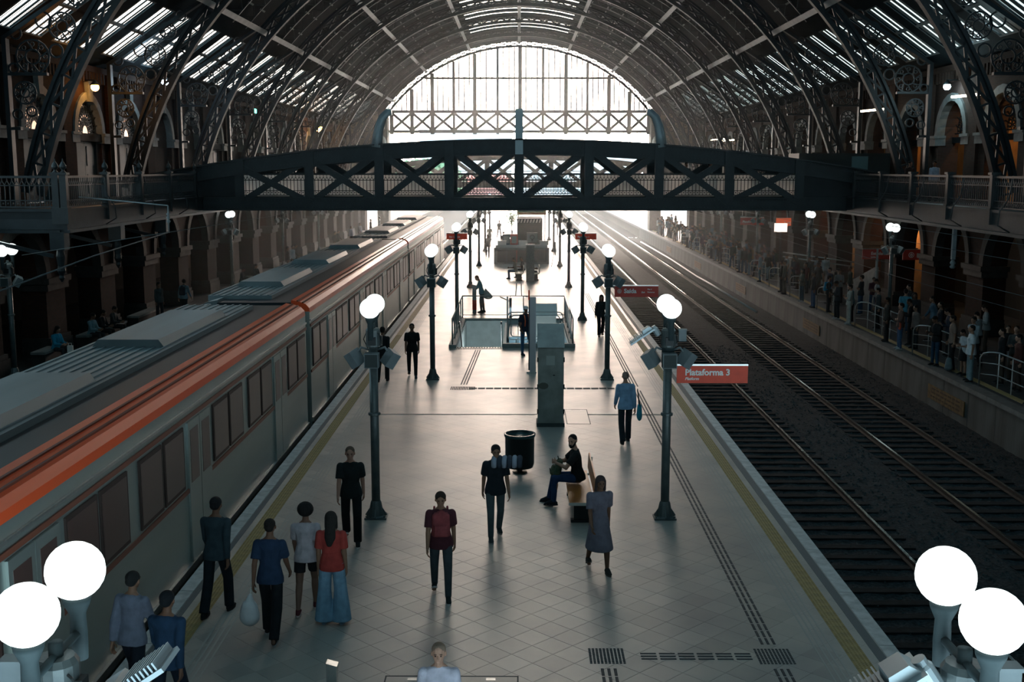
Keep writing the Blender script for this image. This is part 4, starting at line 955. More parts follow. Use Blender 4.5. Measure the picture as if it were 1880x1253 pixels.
# ------------------------------------------------------------------ train
TS = mat('train_steel', (.36, .40, .37), .36, .6, spec=.5, noise=.18, nscale=1.2, stretch=(1, .12, 1), col2=(.27, .31, .30))
TR = mat('train_orange_red', (.78, .095, .026), .35, noise=.15, nscale=1, stretch=(1, .1, 1))
TRS = mat('train_red_line', (.20, .065, .04), .4)
TRF = mat('train_roof_grey', (.19, .225, .235), .5, .1, noise=.3, nscale=1.2, stretch=(1, .1, 1))
TRD = mat('train_roof_dark', (.018, .024, .028), .5)
TW = mat('train_window_glass', (.085, .045, .038), .3, spec=.5)
TB = mat('train_underframe', (.015, .018, .02), .8)
def car(y0, y1, label):
    t = tag(empty('train_car', (-6.975, y0, 0)), label, 'train'); Ln = y1 - y0; hw = 1.475
    prof = [(-hw, -.25), (hw, -.25), (hw, 2.86), (-hw, 2.86)]
    bd_ = MB().prism([(-hw + .02, -.25), (hw - .02, -.25), (hw - .02, 2.86), (-hw + .02, 2.86)], 'y', 0, Ln).build('body_shell', TS, t)
    # shoulder: rounded orange-red cove on both sides with two dark seams
    for sg in (-1, 1):
        pts = [(hw - .01, 2.84), (hw - .03, 2.96), (hw - .12, 3.06), (hw - .28, 3.12), (hw - .5, 3.16), (hw - .5, 2.84)]
        sh = MB().prism([(sg*x, z) for x, z in pts], 'y', .02, Ln - .02).build('roof_shoulder', TR if sg > 0 else TRF, t)
        if sg > 0:
            for x, z in ((hw - .2, 3.10), (hw - .34, 3.14)): MB().box(x - .022, x + .022, .02, Ln - .02, z - .02, z + .012).build('seam', mat('seam_brown', (.16, .04, .025), .6), sh)
    rf = MB(); rf.box(-hw + .5, hw - .5, 0, Ln, 2.9, 3.1); rf.build('roof_well', TRD, t)
    g = MB(); g.box(-hw + .05, .3, .8, Ln - .8, 3.05, 3.2)
    for k in range(9): x = -hw + .15 + k * .19; g.box(x - .02, x + .02, .8, Ln - .8, 3.2, 3.225)
    g.build('roof_panel', TRF, t)
    for a, b in ((.12, .18), (.28, .9)):
        pass
    for yy in (3.0, Ln/2 - 2.4, Ln - 7.6):
        u = MB(); u.prism([(-1.2, 3.2), (.2, 3.2), (.08, 3.36), (-1.08, 3.36)], 'y', yy, yy + 4.6).build('roof_unit', TRF, t)
    # side: window band with doors, thin red lines above and below
    sx = hw
    for z in (1.27, 2.50): MB().box(sx - .02, sx + .006, 0, Ln, z - .035, z + .035).build('red_line', TRS, t)
    MB().box(sx - .02, sx + .012, 0, Ln, 2.62, 2.66).build('drip_rail', STEEL, t); MB().box(sx - .02, sx + .03, 0, Ln, -.1, .02).build('sill_rail', STEEL, t)
    nb = 4; pitch = Ln / nb
    for i in range(nb):
        yc = pitch * (i + .5)
        dr = MB(); dr.box(sx - .03, sx + .016, yc - .68, yc - .015, .03, 2.42); dr.box(sx - .03, sx + .016, yc + .015, yc + .68, .03, 2.42)
        dd = dr.build('door', TS, t)
        for q_ in (-.35, .35): MB().box(sx + .016, sx + .022, yc + q_ - .23, yc + q_ + .23, 1.38, 2.28).build('door_window', TW, dd)
        wn_ = [yc - pitch/2 + .2, yc - .85], [yc + .85, yc + pitch/2 - .2]
        for a, b in wn_:
            n = 2; st = (b - a) / n
            for k in range(n):
                f = MB().box(sx - .02, sx + .008, a + k*st + .05, a + (k+1)*st - .05, 1.36, 2.40).build('window_frame', mat('window_rubber', (.05, .032, .028), .6), t)
                MB().box(sx + .008, sx + .013, a + k*st + .1, a + (k+1)*st - .1, 1.42, 2.34).build('window_glass', TW, f)
    ub = MB(); ub.box(-1.2, 1.2, .3, Ln - .3, -.85, -.25)
    for yy in (2.2, 4.4, Ln - 4.4, Ln - 2.2): ub.lathe((0, 0, 0), [(.01, 0)], 3) if False else ub.tube([(-.85, yy, -.68), (.85, yy, -.68)], .42, 14)
    ub.build('underframe', TB, t)
    gw = MB().box(-.75, .75, Ln, Ln + .6, 0, 2.7).build('gangway', mat('gangway_rubber', (.02, .025, .03), .8), t)
    return t
car(-25.0, 1.7, 'train carriage nearest the camera, mostly below the frame')
car(2.3, 28.9, 'nearest visible train carriage with orange-red roof edge, beside the platform')
car(29.5, 55.9, 'middle train carriage with orange-red roof edge, up to the footbridge')
car(56.5, 83.0, 'farthest train carriage, its end beyond the footbridge')

# ------------------------------------------------------------------ lamp posts
def lamp_post(x, y, label, group, inner, far=False, two=True, lamp=False, sidebox=True):
    """inner: +1/-1 the side of the post on which the floodlight leans"""
    r = tag(empty('lamp_post', (x, y, 0)), label, 'lamp post', group)
    def cc(key, fn, m, sm=False):
        if key not in _rc:
            me = fn().mesh(key.split('|')[0], sm); me.materials.append(m)
            bmx = bmesh.new(); bmx.from_mesh(me); bmesh.ops.recalc_face_normals(bmx, faces=bmx.faces[:]); bmx.to_mesh(me); bmx.free()
            if sm: me.polygons.foreach_set('use_smooth', [True] * len(me.polygons))
            _rc[key] = me
        return _rc[key]
    inst('pole', cc('pole', lambda: MB().tube([(0, 0, .02), (0, 0, 3.6)], .081, 16), POST, True), r)
    inst('base_plate', cc('base_plate', lambda: MB().box(-.21, .21, -.16, .16, 0, .035).lathe((0, 0, 0), [(.17, .03), (.15, .06), (.105, .3), (.09, .34)], 12), POST), r)
    def gus():
        m = MB()
        for a in (0, PI/2, PI, 3*PI/2):
            c_, s_ = math.cos(a), math.sin(a); m.bar((c_*.09, s_*.09, .2), (c_*.19, s_*.19, .05), .02, .05)
        for sx in (-.17, .17):
            for sy in (-.12, .12): m.lathe((sx, sy, .035), [(.018, 0), (.018, .03), (.006, .035)], 6)
        return m
    inst('gusset', cc('gusset', gus, POST), r)
    inst('collar', cc('collar', lambda: MB().lathe((0, 0, 0), [(.12, 3.3), (.135, 3.32), (.135, 3.62), (.11, 3.66)], 14), POST), r); inst('band', cc('band', lambda: MB().lathe((0, 0, 0), [(.1, 2.0), (.115, 2.01), (.115, 2.05), (.1, 2.06)], 14), POST), r)
    inst('crossbar', cc('crossbar', lambda: MB().tube([(0, -.36, 3.66), (0, .36, 3.66)], .028, 10).tube([(0, 0, 3.55), (0, 0, 3.75)], .045, 10), HOLD, True), r)
    for sy in ((-.36, .36) if two else (0,)):
        inst('globe_holder', cc('globe_holder', lambda: MB().lathe((0, 0, 0), [(.05, -.18), (.055, -.02), (.05, .12), (.085, .2), (.09, .235)], 14), HOLD, True), r, (0, sy, 3.66))
        gl_ = inst('globe', cc('globe', lambda: MB().ball((0, 0, 0), .186, 24, 14), GLOBE, True), r, (0, sy, 4.07)); gl_['label'] = 'lit white opal globe'
        if y < 12:
            pass
    # speakers / boxes
    inst('front_box', cc('front_box', lambda: MB().box(-.13, .13, -.32, -.1, 2.95, 3.22), BOXP), r)
    inst('box_face', cc('box_face', lambda: MB().box(-.115, .115, -.328, -.32, 2.965, 3.205), BOXD), r)
    for sg in (-1, 1):
        b = inst('speaker', cc('speaker', lambda: MB().prism([(-.13, -.15), (.13, -.15), (.13, .15), (-.13, .15)], 'x', -.09, .09), BOXP), r, (sg*.33, -.1, 3.1), (math.radians(18), sg*math.radians(28), sg*math.radians(38)))
        inst('speaker_arm', cc('speaker_arm%d|' % sg, lambda: MB().tube([(sg*.08, 0, 3.25), (sg*.22, -.02, 3.3), (sg*.3, -.08, 3.2)], .022, 8), BOXP, True), r)
    inst('wiring', cc('wiring', lambda: MB().tube([(.1, -.02, 3.3), (.16, -.06, 3.42), (.13, -.1, 3.56), (.05, -.06, 3.6)], .009, 6).tube([(-.1, -.02, 3.28), (-.17, -.03, 3.45), (-.12, .05, 3.6)], .009, 6).box(-.07, .07, -.17, -.1, 3.35, 3.5).box(.1, .17, -.05, .05, 3.33, 3.52), BLACK, False), r)
    if not far:
        # ribbed LED floodlight tilted over the track side, and a small junction box
        def fl_():
            m = MB(); m.box(-.26, .26, -.16, .16, -.015, .015)
            for k in range(9): m.box(-.02 + k*.03, -.008 + k*.03, -.15, .15, .015, .07)
            m.prism([(-.24, .015), (-.03, .015), (-.06, .09), (-.2, .09)], 'y', -.1, .1)
            m.lathe((-.27, 0, 0), [(.06, -.16), (.06, -.02), (.045, 0), (.045, .04)], 12); return m
        inst('floodlight', cc('floodlight', fl_, mat('cast_aluminium', (.30, .35, .37), .4, .5)), r, (-inner*.52 if False else inner*.5, -.05, 3.52), (0, -inner*math.radians(34), math.radians(0 if inner > 0 else 180)))
        inst('junction_box', cc('junction_box', lambda: MB().box(-.07, .07, -.05, .05, 0, .22).box(-.08, .08, -.06, .06, .2, .225), BOXP), r, (-inner*.26, .0, 3.42))
        inst('bracket_drum', cc('bracket_drum', lambda: MB().tube([(0, 0, 3.0), (0, 0, 3.42)], .12, 16).tube([(0, 0, 3.42), (0, 0, 3.46)], .13, 16), HOLD, True), r)
    if lamp:
        d = bpy.data.lights.new('globe_light', 'POINT'); d.energy = lamp; d.shadow_soft_size = .25; d.color = (.82, 1, .98)
        o = bpy.data.objects.new('globe_light', d); C.objects.link(o); o.parent = r; o.location = (0, 0, 4.45)
    return r
ords = ['nearest, its two big lit globes in the bottom corner', 'second, its base on open floor beside the walkers', 'third', 'fourth', 'fifth', 'sixth', 'seventh', 'eighth', 'ninth']
YS = [6.5, 20.8, 35.1, 49.2, 63.0, 76.8, 90.8, 105.0]
for k, y in enumerate(YS):
    for sg, x, nm in ((-1, -2.72, 'train-side'), (1, 2.78, 'right-hand track side')):
        if k == 1: lb = 'twin-globe lamp post, second of the %s row, boxes below its globes' % nm
        elif k == 0: lb = 'twin-globe lamp post nearest the camera in the %s row' % nm
        else: lb = '%s lamp post of the %s row on the middle platform' % (ords[k], nm)
        lamp_post((x - .1 if k == 0 else x), y - (.06 if k == 0 and sg > 0 else 0), lb, 'lamp posts of the middle platform', -sg if k == 0 else (-1 if sg > 0 else 1), far=(k > 1 or (k == 1 and sg < 0)), lamp=0)
for sg, X in ((-1, -16.0), (1, 16.1)):
    for k, y in enumerate((35.2, 48.9, 62.8, 76.6, 90.4)):
        if sg < 0 and k == 1: continue
        if sg > 0 and k == 0: continue
        lamp_post(X, y, 'globe lamp post on the %s, %s' % ('left platform before the arcade' if sg < 0 else 'crowded right platform', ['nearest', 'nearest', 'next beyond the bridge', 'third along', 'farthest'][k]), 'lamp posts of the side platforms', -sg, far=True, lamp=14 if k < 3 else 8)

# ------------------------------------------------------------------ hanging signs
def text(s_, size, loc, m, parent, bold=.012, shear=0.0, align='LEFT', rot=(PI/2, 0, 0)):
    cu = bpy.data.curves.new('lettering', 'FONT'); cu.body = s_; cu.size = size; cu.offset = bold * size; cu.extrude = .002; cu.shear = shear; cu.align_x = align; cu.resolution_u = 3
    tmp = bpy.data.objects.new('tmp_text', cu); C.objects.link(tmp); dg = bpy.context.evaluated_depsgraph_get(); dg.update(); me = bpy.data.meshes.new_from_object(tmp.evaluated_get(dg)); bpy.data.objects.remove(tmp)
    me.materials.clear(); me.materials.append(m); o = bpy.data.objects.new('lettering', me); C.objects.link(o); o.parent = parent; o.location = loc; o.rotation_euler = rot; return o
def arrow(parent, cx, cz, r, yf):
    mb = MB(); ring(mb, cx, cz, r, r*.17, yf - .003, yf, 20)
    mb.bar((cx - r*.5, yf - .002, cz), (cx + r*.5, yf - .002, cz), .004, r*.16, (0, 0, 1)); mb.bar((cx, yf - .002, cz + r*.55), (cx - r*.4, yf - .002, cz + r*.1), .004, r*.15); mb.bar((cx, yf - .002, cz + r*.55), (cx + r*.4, yf - .002, cz + r*.1), .004, r*.15)
    mb.bar((cx - r*.45, yf - .002, cz - r*.15), (cx, yf - .002, cz - r*.6), .004, r*.15); mb.bar((cx + r*.45, yf - .002, cz - r*.15), (cx, yf - .002, cz - r*.6), .004, r*.15)
    mb.build('arrow_mark', WHITE, parent)
def sign(label, x, y, x0, x1, z0, z1, arm=True, red=RED):
    s_ = tag(empty('hanging_sign', (x, y, 0)), label, 'sign')
    MB().box(x0, x1, -.02, .02, z0, z1).build('sign_board', red, s_)
    MB().box(x0, x1, -.03, .03, z1, z1 + .03).build('top_rail', STEEL, s_)
    if arm: MB().box(min(0, x0), max(.0, x1 if x1 < 0 else x0), -.015, .015, z1, z1 + .03).build('arm', STEEL, s_)
    return s_
s_ = sign('red platform sign reading Plataforma 3 on the near right lamp post', 2.78, 20.72, .16, 1.48, 2.64, 2.97)
text('Plataforma 3', .165, (.31, -.024, 2.79), WHITE, s_, .03); text('Platform', .075, (.31, -.024, 2.70), WHITE, s_, .02, .25)
s_ = sign('red exit sign reading Saida on the third right lamp post', 2.78, 35.05, .2, 1.56, 2.63, 2.97, red=mat('sign_red_dim', (.5, .06, .045), .45))
text('Saída', .19, (.49, -.024, 2.755), WHITE, s_, .03); text('Exit', .07, (1.03, -.024, 2.755), WHITE, s_, .02, .25); text('Plat 4', .06, (1.22, -.024, 2.85), WHITE, s_, .02); text('Pinheiros', .06, (1.22, -.024, 2.76), WHITE, s_, .02); arrow(s_, .35, 2.81, .065, -.022)
s_ = sign('small red sign on both sides of the left lamp post before the bridge', -2.72, 49.0, -.42, .48, 3.55, 3.8, arm=False)
text('Rio Grande', .1, (-.3, -.024, 3.63), WHITE, s_, .01)
s_ = sign('small red sign on the right lamp post before the bridge', 2.78, 49.5, -.32, .6, 3.52, 3.77, arm=False)
text('Plataforma 3', .1, (-.22, -.024, 3.6), WHITE, s_, .01)
DR = mat('sign_red_dark', (.40, .045, .03), .5)
s_ = sign('red direction sign reading Estudantes hanging over the right platform', 16.1, 53.4, .1, 1.55, 2.35, 2.82, red=DR, arm=False); text('Estudantes', .2, (.5, -.024, 2.56), WHITE, s_, .01); text('Linha 11', .11, (.5, -.024, 2.42), WHITE, s_, .01)
s_ = sign('red station sign reading Luz with an arrow mark over the right platform', 18.0, 53.4, .1, 1.35, 2.32, 2.8, red=DR, arm=False); text('Luz', .26, (.75, -.024, 2.44), WHITE, s_, .02); arrow(s_, .5, 2.55, .13, -.022)
s_ = sign('far orange-red lit sign reading Luz over the right platform', 17.2, 76.0, 0, 1.5, 2.75, 3.3, red=mat('sign_lit', (.4, .06, .03), .5, emit=(.9, .16, .06), es=.25), arm=False); text('Luz', .3, (.55, -.024, 2.9), WHITE, s_, .02)
s_ = sign('far dark red sign beside the lit one over the right platform', 15.0, 77.0, 0, 1.6, 2.8, 3.3, red=DR, arm=False); text('Plataforma 4', .2, (.15, -.024, 2.95), WHITE, s_, .01)
for sx in (16.9, 19.2): tag(MB().tube([(sx, 53.4, 0), (sx, 53.4, 2.85)], .06, 8).build('sign_pole', mat('pale_pole', (.33, .36, .35), .5), None, True), 'thin %s pole holding the hanging signs on the right platform' % ('pale' if sx > 18 else 'inner'), 'pole')

# ------------------------------------------------------------------ things on the middle platform
CAB = mat('grey_cabinet_paint', (.27, .29, .27), .55, noise=.3, nscale=2.5, bump=.1, col2=(.17, .18, .165))
r = tag(empty('equipment_cabinet', (.82, 28.45, 0)), 'tall scuffed grey cabinet with a sloping top, standing mid-platform', 'cabinet')
MB().box(-.36, .36, 0, .62, 0, .1).build('plinth', mat('dark_plinth', (.05, .065, .065), .7), r)
MB().prism([(.02, .1), (.58, .1), (.58, 2.12), (.02, 2.12)], 'x', -.33, .33).build('cabinet_body', CAB, r)
MB().prism([(-.03, 2.08), (.62, 2.08), (.62, 2.62), (.55, 2.62)], 'x', -.345, .345).build('sloping_top', mat('cabinet_top', (.33, .35, .34), .5, noise=.2), r)
MB().box(-.29, .29, -.0, .03, .16, 2.05).build('door', CAB, r)
for z in (.35, 1.0, 1.7): MB().box(-.35, -.32, -.01, .06, z, z + .12).build('hinge', BLACK, r); MB().box(.32, .35, -.01, .06, z, z + .12).build('hinge', BLACK, r)
MB().lathe((0, 0, 0), [(.03, 0), (.03, .02), (.01, .025)], 10).build('lock', BLACK, r).location = (.08, -.005, 1.35)
MB().box(-.12, .1, -.006, 0, 1.62, 1.86).build('faded_notice', mat('faded_paper', (.34, .36, .34), .7), r)
MB().prism([(.13*math.cos(2*PI*k/10) - .19, 1.08 + .09*math.sin(2*PI*k/10)) for k in range(10)], 'y', -.003, .001).build('scuff', mat('scuff_dark', (.10, .10, .085), .8), r)
r = tag(empty('slim_totem', (.45, 36.2, 0)), 'slim pale upright panel standing behind the grey cabinet', 'totem')
MB().box(-.1, .1, -.05, .05, .06, 2.5).build('panel', mat('pale_violet_grey', (.52, .50, .52), .5), r); MB().box(-.2, .12, -.06, .06, 0, .06).build('foot', STEEL, r)
MB().box(-.14, -.1, -.03, .03, .1, 2.4).build('edge', mat('dark_edge', (.08, .08, .09), .5), r); MB().box(-.15, -.1, -.04, .04, 2.4, 2.72).build('red_tip', RED, r)
r = tag(empty('waste_bin', (.02, 24.1, 0)), 'black round waste bin on a short pedestal near the bench', 'bin')
MB().lathe((0, 0, 0), [(.02, .1), (.29, .12), (.315, .2), (.32, .78), (.33, .8), (.33, .85), (.31, .85), (.30, .8), (.28, .5), (.02, .49)], 32).build('barrel', BLACK, r, True)
MB().lathe((0, 0, 0), [(.335, .8), (.345, .82), (.345, .87), (.31, .87), (.31, .82)], 32).build('rim', mat('bin_rim', (.02, .05, .055), .25), r, True)
MB().tube([(0, 0, .02), (0, 0, .16)], .06, 10).build('pedestal', BLACK, r); MB().lathe((0, 0, 0), [(.16, 0), (.16, .02), (.06, .035)], 16).build('foot', BLACK, r)
WOOD = mat('varnished_wood', (.42, .15, .035), .3, noise=.4, nscale=5, stretch=(1, .15, 1), col2=(.27, .085, .02))
def bench(x, y0, y1, label, wood=WOOD, fx=1):
    b = tag(empty('bench', (x, y0, 0)), label, 'bench'); Ln = y1 - y0
    MB().box(-.24, .22, 0, Ln, .40, .445).build('seat', wood, b); MB().box(-.25, .23, -.012, 0, .395, .45).build('seat_edge', mat('pale_edge', (.5, .48, .44), .5), b)
    MB().prism([(.235, .52), (.26, .52), (.28, .82), (.255, .82)], 'y', 0, Ln).build('backrest', wood, b)
    for y in (.25, Ln - .3):
        l = MB(); l.box(-.14, .16, y, y + .06, .05, .40); l.box(-.2, .2, y - .04, y + .1, 0, .05); l.build('leg', BLACK, b)
        a = MB(); a.tube([(.16, y + .03, .40), (.27, y + .03, .46), (.27, y + .03, .6), (.30, y + .03, .8)], .026, 8); a.build('back_bracket', mat('cast_white', (.55, .55, .50), .5), b, True)
    return b
bench(1.18, 20.3, 22.6, 'orange-brown varnished wooden bench with a seated bearded man')
bench(.0, 66.6, 68.6, 'pale bench under the far seated people', mat('pale_bench', (.45, .40, .35), .5))
bench(.95, 66.6, 68.6, 'far bench behind the second grey pillar', mat('pale_bench', (.45, .40, .35), .5))
r = tag(empty('floor_post', (-2.38, 13.55, 0)), 'short metal box post at the bottom edge of the picture', 'bollard')
MB().box(-.06, .07, -.05, .07, 0, .3).build('post', STEEL, r); MB().prism([(-.06, .3), (.08, .3), (.08, .36), (-.06, .4)], 'y', -.06, .08).build('cap', STEEL, r)
# information pillar with a lit emblem, far
r = tag(empty('information_pillar', (.66, 66.0, 0)), 'grey speckled pillar with a pale box sign on top, by the far benches', 'pillar')
MB().box(-.24, .24, 0, .3, 0, 2.15).build('shaft', mat('pillar_grey', (.30, .31, .29), .6, noise=.35, nscale=10), r); MB().box(-.26, .26, -.02, .32, 2.12, 2.2).build('cap', WHITE, r)
sg_ = MB().box(-.2, .42, .1, .22, 2.32, 2.88).build('sign_box', mat('box_sign', (.55, .53, .48), .5), r)
e_ = MB(); ring(e_, .11, 2.62, .14, .035, .09, .1, 20); ring(e_, .11, 2.44, .05, .02, .09, .1, 12); e_.box(.1, .12, .092, .1, 2.38, 2.48); e_.build('emblem', mat('emblem_brown', (.16, .12, .10), .6), sg_)
# stair opening
so = tag(empty('stair_opening', (0, 0, 0)), 'steel-railed stair opening in the middle platform floor', 'stairwell')
wl = MB(); wl.box(HX0 + .06, HX1 - .06, HY1 - .12, HY1 - .01, -3.4, .01); wl.box(HX0 + .01, HX0 + .06, HY0, HY1 - .01, -3.4, .01); wl.box(HX1 - .06, HX1 - .01, HY0, HY1 - .01, -3.4, .01); wl.box(HX0, HX1, HY0, HY1, -3.5, -3.4); wl.box(-.6, -.5, HY0, HY1, -3.4, -.02)
wl.build('shaft_wall', mat('stairwell_paint', (.50, .56, .56), .6, noise=.15), so)
for i in range(18): MB().box(HX0 + .02, -.62, HY0 + .3*i, HY0 + .3*(i+1), -.18*(i+1) - .2, -.18*(i+1)).build('step', STONED, so)
for i in range(6): MB().box(-.4 + .38*i, -.05 + .38*i, HY0 + 3.4, HY1 - .03, -1.6, -.12).build('hatch_panel', mat('blue_grey_panel', (.20, .27, .30), .4, .3, noise=.2), so)
cu_ = MB(); cu_.box(-.62, HX1 + .18, HY0 - .22, HY0, 0, .16); cu_.box(HX0 - .25, HX0 + .02, HY0 - .22, HY1 + .1, 0, .12); cu_.box(HX1, HX1 + .2, HY0, HY1 + .1, 0, .12); cu_.box(HX0, HX1, HY1, HY1 + .15, 0, .1)
cu_.build('curb', mat('curb_stone', (.26, .28, .27), .6, noise=.3), so)
gr_ = MB()
x = HX0 + .05
while x < -.65: gr_.box(x, x + .05, HY0 - .2, HY0 - .02, 0, .006); x += .1
gr_.build('threshold_grille', DARKG, so)
GR_ = mat('rail_grey_steel', (.30, .31, .30), .35, .6)
hr = tag(empty('stair_railing', (0, 0, 0)), 'grey steel railing around the stair opening', 'railing')
xl, xr, yn, yf = HX0 - .12, HX1 + .1, HY0 - .12, HY1 + .06
t = MB(); t.tube([(xl, yn, .12), (xl, yn, 1.08), (xl, yf, 1.08), (xr, yf, 1.08), (xr, yn, 1.08), (xr, yn, .12)], .028, 8); t.build('top_rail', GR_, hr, True)
t = MB()
for z in (.25,): t.tube([(xl, yn, z), (xl, yf, z), (xr, yf, z), (xr, yn, z)], .014, 6)
t.build('lower_rail', GR_, hr, True)
for i in range(1, 6):
    for xx in (xl, xr): MB().box(xx - .03, xx + .03, yn + (yf-yn)*i/5 - .03, yn + (yf-yn)*i/5 + .03, .1, 1.06).build('post', GR_, hr)
for xx in (-.5,): MB().box(xx - .04, xx + .04, yf - .04, yf + .04, .05, 1.06).build('post', GR_, hr)
MB().box(xl, xr, yf - .01, yf + .01, .2, 1.0).build('pane', glassmat('clear_guard', (.93, .93, .93), .06), hr)
for x_ in (HX0 + .12, -.66): MB().tube([(x_, HY0 - .1, .9), (x_, HY0 + .4, .9), (x_, HY0 + 4, -1.6)], .03, 8).build('stair_handrail', mat('dark_handrail', (.05, .06, .06), .4), hr, True)
hb = tag(empty('hoop_barrier', (0, HY0 + .5, 0)), 'double rounded steel hoop barrier closing the right half of the stair opening', 'barrier')
def hoop(x0, x1, z0, z1, r_=.16, rad=.022, y=0):
    p = []
    for cx, cz, a0 in ((x1 - r_, z1 - r_, 0), (x0 + r_, z1 - r_, 90), (x0 + r_, z0 + r_, 180), (x1 - r_, z0 + r_, 270)):
        for k in range(4): a = math.radians(a0 + 30*k); p.append((cx + r_*math.cos(a), y, cz + r_*math.sin(a)))
    p.append(p[0]); return MB().tube(p, rad, 7, False)
hoop(-.42, 1.65, .2, 1.25).build('outer_hoop', GR_, hb, True); hoop(-.3, 1.53, .32, 1.12, .12).build('inner_hoop', GR_, hb, True)
MB().tube([(-.1, 0, -.5), (-.1, 0, .25)], .025, 8).tube([(1.4, 0, -.5), (1.4, 0, .25)], .025, 8).build('leg', GR_, hb, True)
# white service desk behind the slim totem, cycle-shaped rack and ticket column
r = tag(empty('service_desk', (.95, 43.6, 0)), 'pale boxy service desk with a slanted top inside the railing', 'desk')
MB().box(-.45, .5, 0, .8, -.1, .9).build('cabinet', mat('warm_grey_desk', (.33, .32, .29), .5), r); MB().prism([(-.02, .9), (.85, 1.25), (.85, 1.3), (-.02, .95)], 'x', -.5, .55).build('desk_top', WHITE, r)
MB().tube([(.0, .4, -3.4), (.0, .4, -.1)], .1, 8).build('column', BLACK, r)
r = tag(empty('bent_rail_frame', (-.3, 49.9, 0)), 'bent steel pipe frame with a post behind the stair railing', 'rack')
MB().tube([(-.55, 0, .95), (-.1, 0, .75), (-.08, 0, 1.0), (.15, 0, 1.0), (.2, 0, 1.55), (.4, 0, 1.55), (.42, 0, 1.0), (.7, 0, .95)], .025, 8).build('pipe', STEEL, r, True)
MB().tube([(-.08, 0, 0), (-.08, 0, .9)], .06, 8).build('post', mat('dark_edge', (.08, .08, .09), .5), r); MB().tube([(.5, 0, 0), (.5, 0, .98)], .025, 8).build('leg', STEEL, r)
r = tag(empty('ticket_column', (-2.05, 51.7, 0)), 'slim grey column with a red band that a man in blue leans on', 'column')
MB().box(-.09, .09, -.09, .09, 0, 1.2).build('shaft', mat('column_grey', (.32, .33, .32), .5), r); MB().box(-.094, .094, -.094, .094, .15, .6).build('red_band', RED, r); MB().prism([(-.12, 1.2), (.12, 1.2), (.1, 1.27), (-.12, 1.33)], 'y', -.1, .1).build('head', mat('column_grey', (.32, .33, .32), .5), r)
# kiosk island
r = tag(empty('kiosk_counter', (.18, 78.6, 0)), 'long low kiosk counter with dark glass front beyond the far bench', 'counter')
cf = mat('counter_frame', (.24, .26, .25), .5, noise=.2); 
f = MB(); f.box(-1.92, 1.92, 0, .6, .95, 1.12); f.box(-1.92, -1.72, 0, 6, 0, .95); f.box(1.72, 1.92, 0, 6, 0, .95); f.box(-1.92, 1.92, 0, .1, 0, .1); f.build('frame', cf, r)
for i in range(5): MB().box(-1.7 + .69*i, -1.05 + .69*i, .05, .09, .1, .95).build('glass_panel', mat('dark_glass', (.02, .03, .035), .15, spec=.7), r)
MB().box(-1.8, 1.8, .1, .5, 1.12, 1.3).build('top_ledge', WHITE, r)
r = tag(empty('kiosk', (.78, 82.0, 0)), 'dark shuttered kiosk with a striped awning edge behind the counter', 'kiosk')
for i in range(17): MB().box(-.9, .9, -.02 - .02*(i % 2), .02, .2 + .16*i, .35 + .16*i).build('shutter_slat', mat('dark_shutter', (.022, .032, .036), .5), r)
MB().box(-.92, .92, .02, 3.5, 0, 3.0).build('kiosk_body', mat('kiosk_dark', (.03, .04, .045), .6), r)
for i in range(8): MB().prism([(-.9 + .22*i, 2.7), (-.79 + .22*i, 2.7), (-.72 + .22*i, 2.95), (-.83 + .22*i, 2.95)], 'y', -.06, -.04).build('awning_stripe', WHITE, r)
s_ = tag(empty('shop_sign', (.95, 86.0, 0)), 'yellow and green lettered shop sign above the dark kiosk', 'sign')
MB().box(-1.1, 1.1, -.05, .05, 3.1, 3.75).build('sign_board', mat('shop_yellow', (.55, .45, .16), .5), s_); MB().box(-1.1, 1.1, -.06, -.05, 3.1, 3.25).build('orange_band', mat('shop_orange', (.6, .22, .06), .5), s_); MB().box(-1, .9, -.06, -.05, 3.32, 3.7).build('green_band', mat('shop_green', (.05, .16, .06), .5), s_)
for sx in (-1.0, 1.0): MB().box(sx - .04, sx + .04, -.04, .04, 0, 3.1).build('leg', BLACK, s_)
pt = tag(empty('potted_shrub', (-.55, 85.0, 0)), 'bright green shrub in a pot left of the dark kiosk', 'plant')
MB().lathe((0, 0, 0), [(.22, 0), (.3, .5), (.27, .5)], 12).build('pot', STONED, pt)
lf = MB()
for i in range(320):
    a, b, c_ = random.gauss(0, .22), random.gauss(0, .22), 2.9 + random.gauss(0, .28); d = Vector((random.uniform(-1, 1), random.uniform(-1, 1), random.uniform(-1, 1))).normalized() * .09; e2 = d.orthogonal().normalized() * .035; p = Vector((a, b, c_)); lf.add([p - d, p + e2, p + d, p - e2], [(0, 1, 2, 3)])
tag(lf.build('foliage', mat('leaf_green', (.06, .22, .05), .5), pt, fix=False), kind='stuff'); MB().tube([(0, 0, .3), (0, 0, 2.8)], .03, 6).build('stem', STONED, pt)
for i, (x, c_, lb) in enumerate(((-.9, (.03, .06, .09), 'dark blue vending box'), (-.35, (.35, .04, .03), 'red vending box'))):
    r = tag(empty('vending_box', (x, 79.8, 0)), lb + ' standing on the kiosk counter', 'box'); MB().box(-.26, .26, 0, .5, .0, 2.0).build('case', mat('vend%d' % i, c_, .4), r); MB().box(-.18, .18, -.01, 0, 1.35, 1.85).build('window', mat('vw', (.2, .25, .27), .2), r)
for i, x in enumerate((-1.2, .3, 1.75)):
    r = tag(empty('white_crate', (x, 78.95, 1.3)), ['white box on the left end of the kiosk counter', 'white box on the middle of the kiosk counter', 'white box on the right end of the kiosk counter'][i], 'box'); MB().box(-.3, .3, -.12, .3, 0, .26).build('case', WHITE, r); MB().box(-.32, .32, -.14, .32, .26, .3).build('lid', WHITE, r)
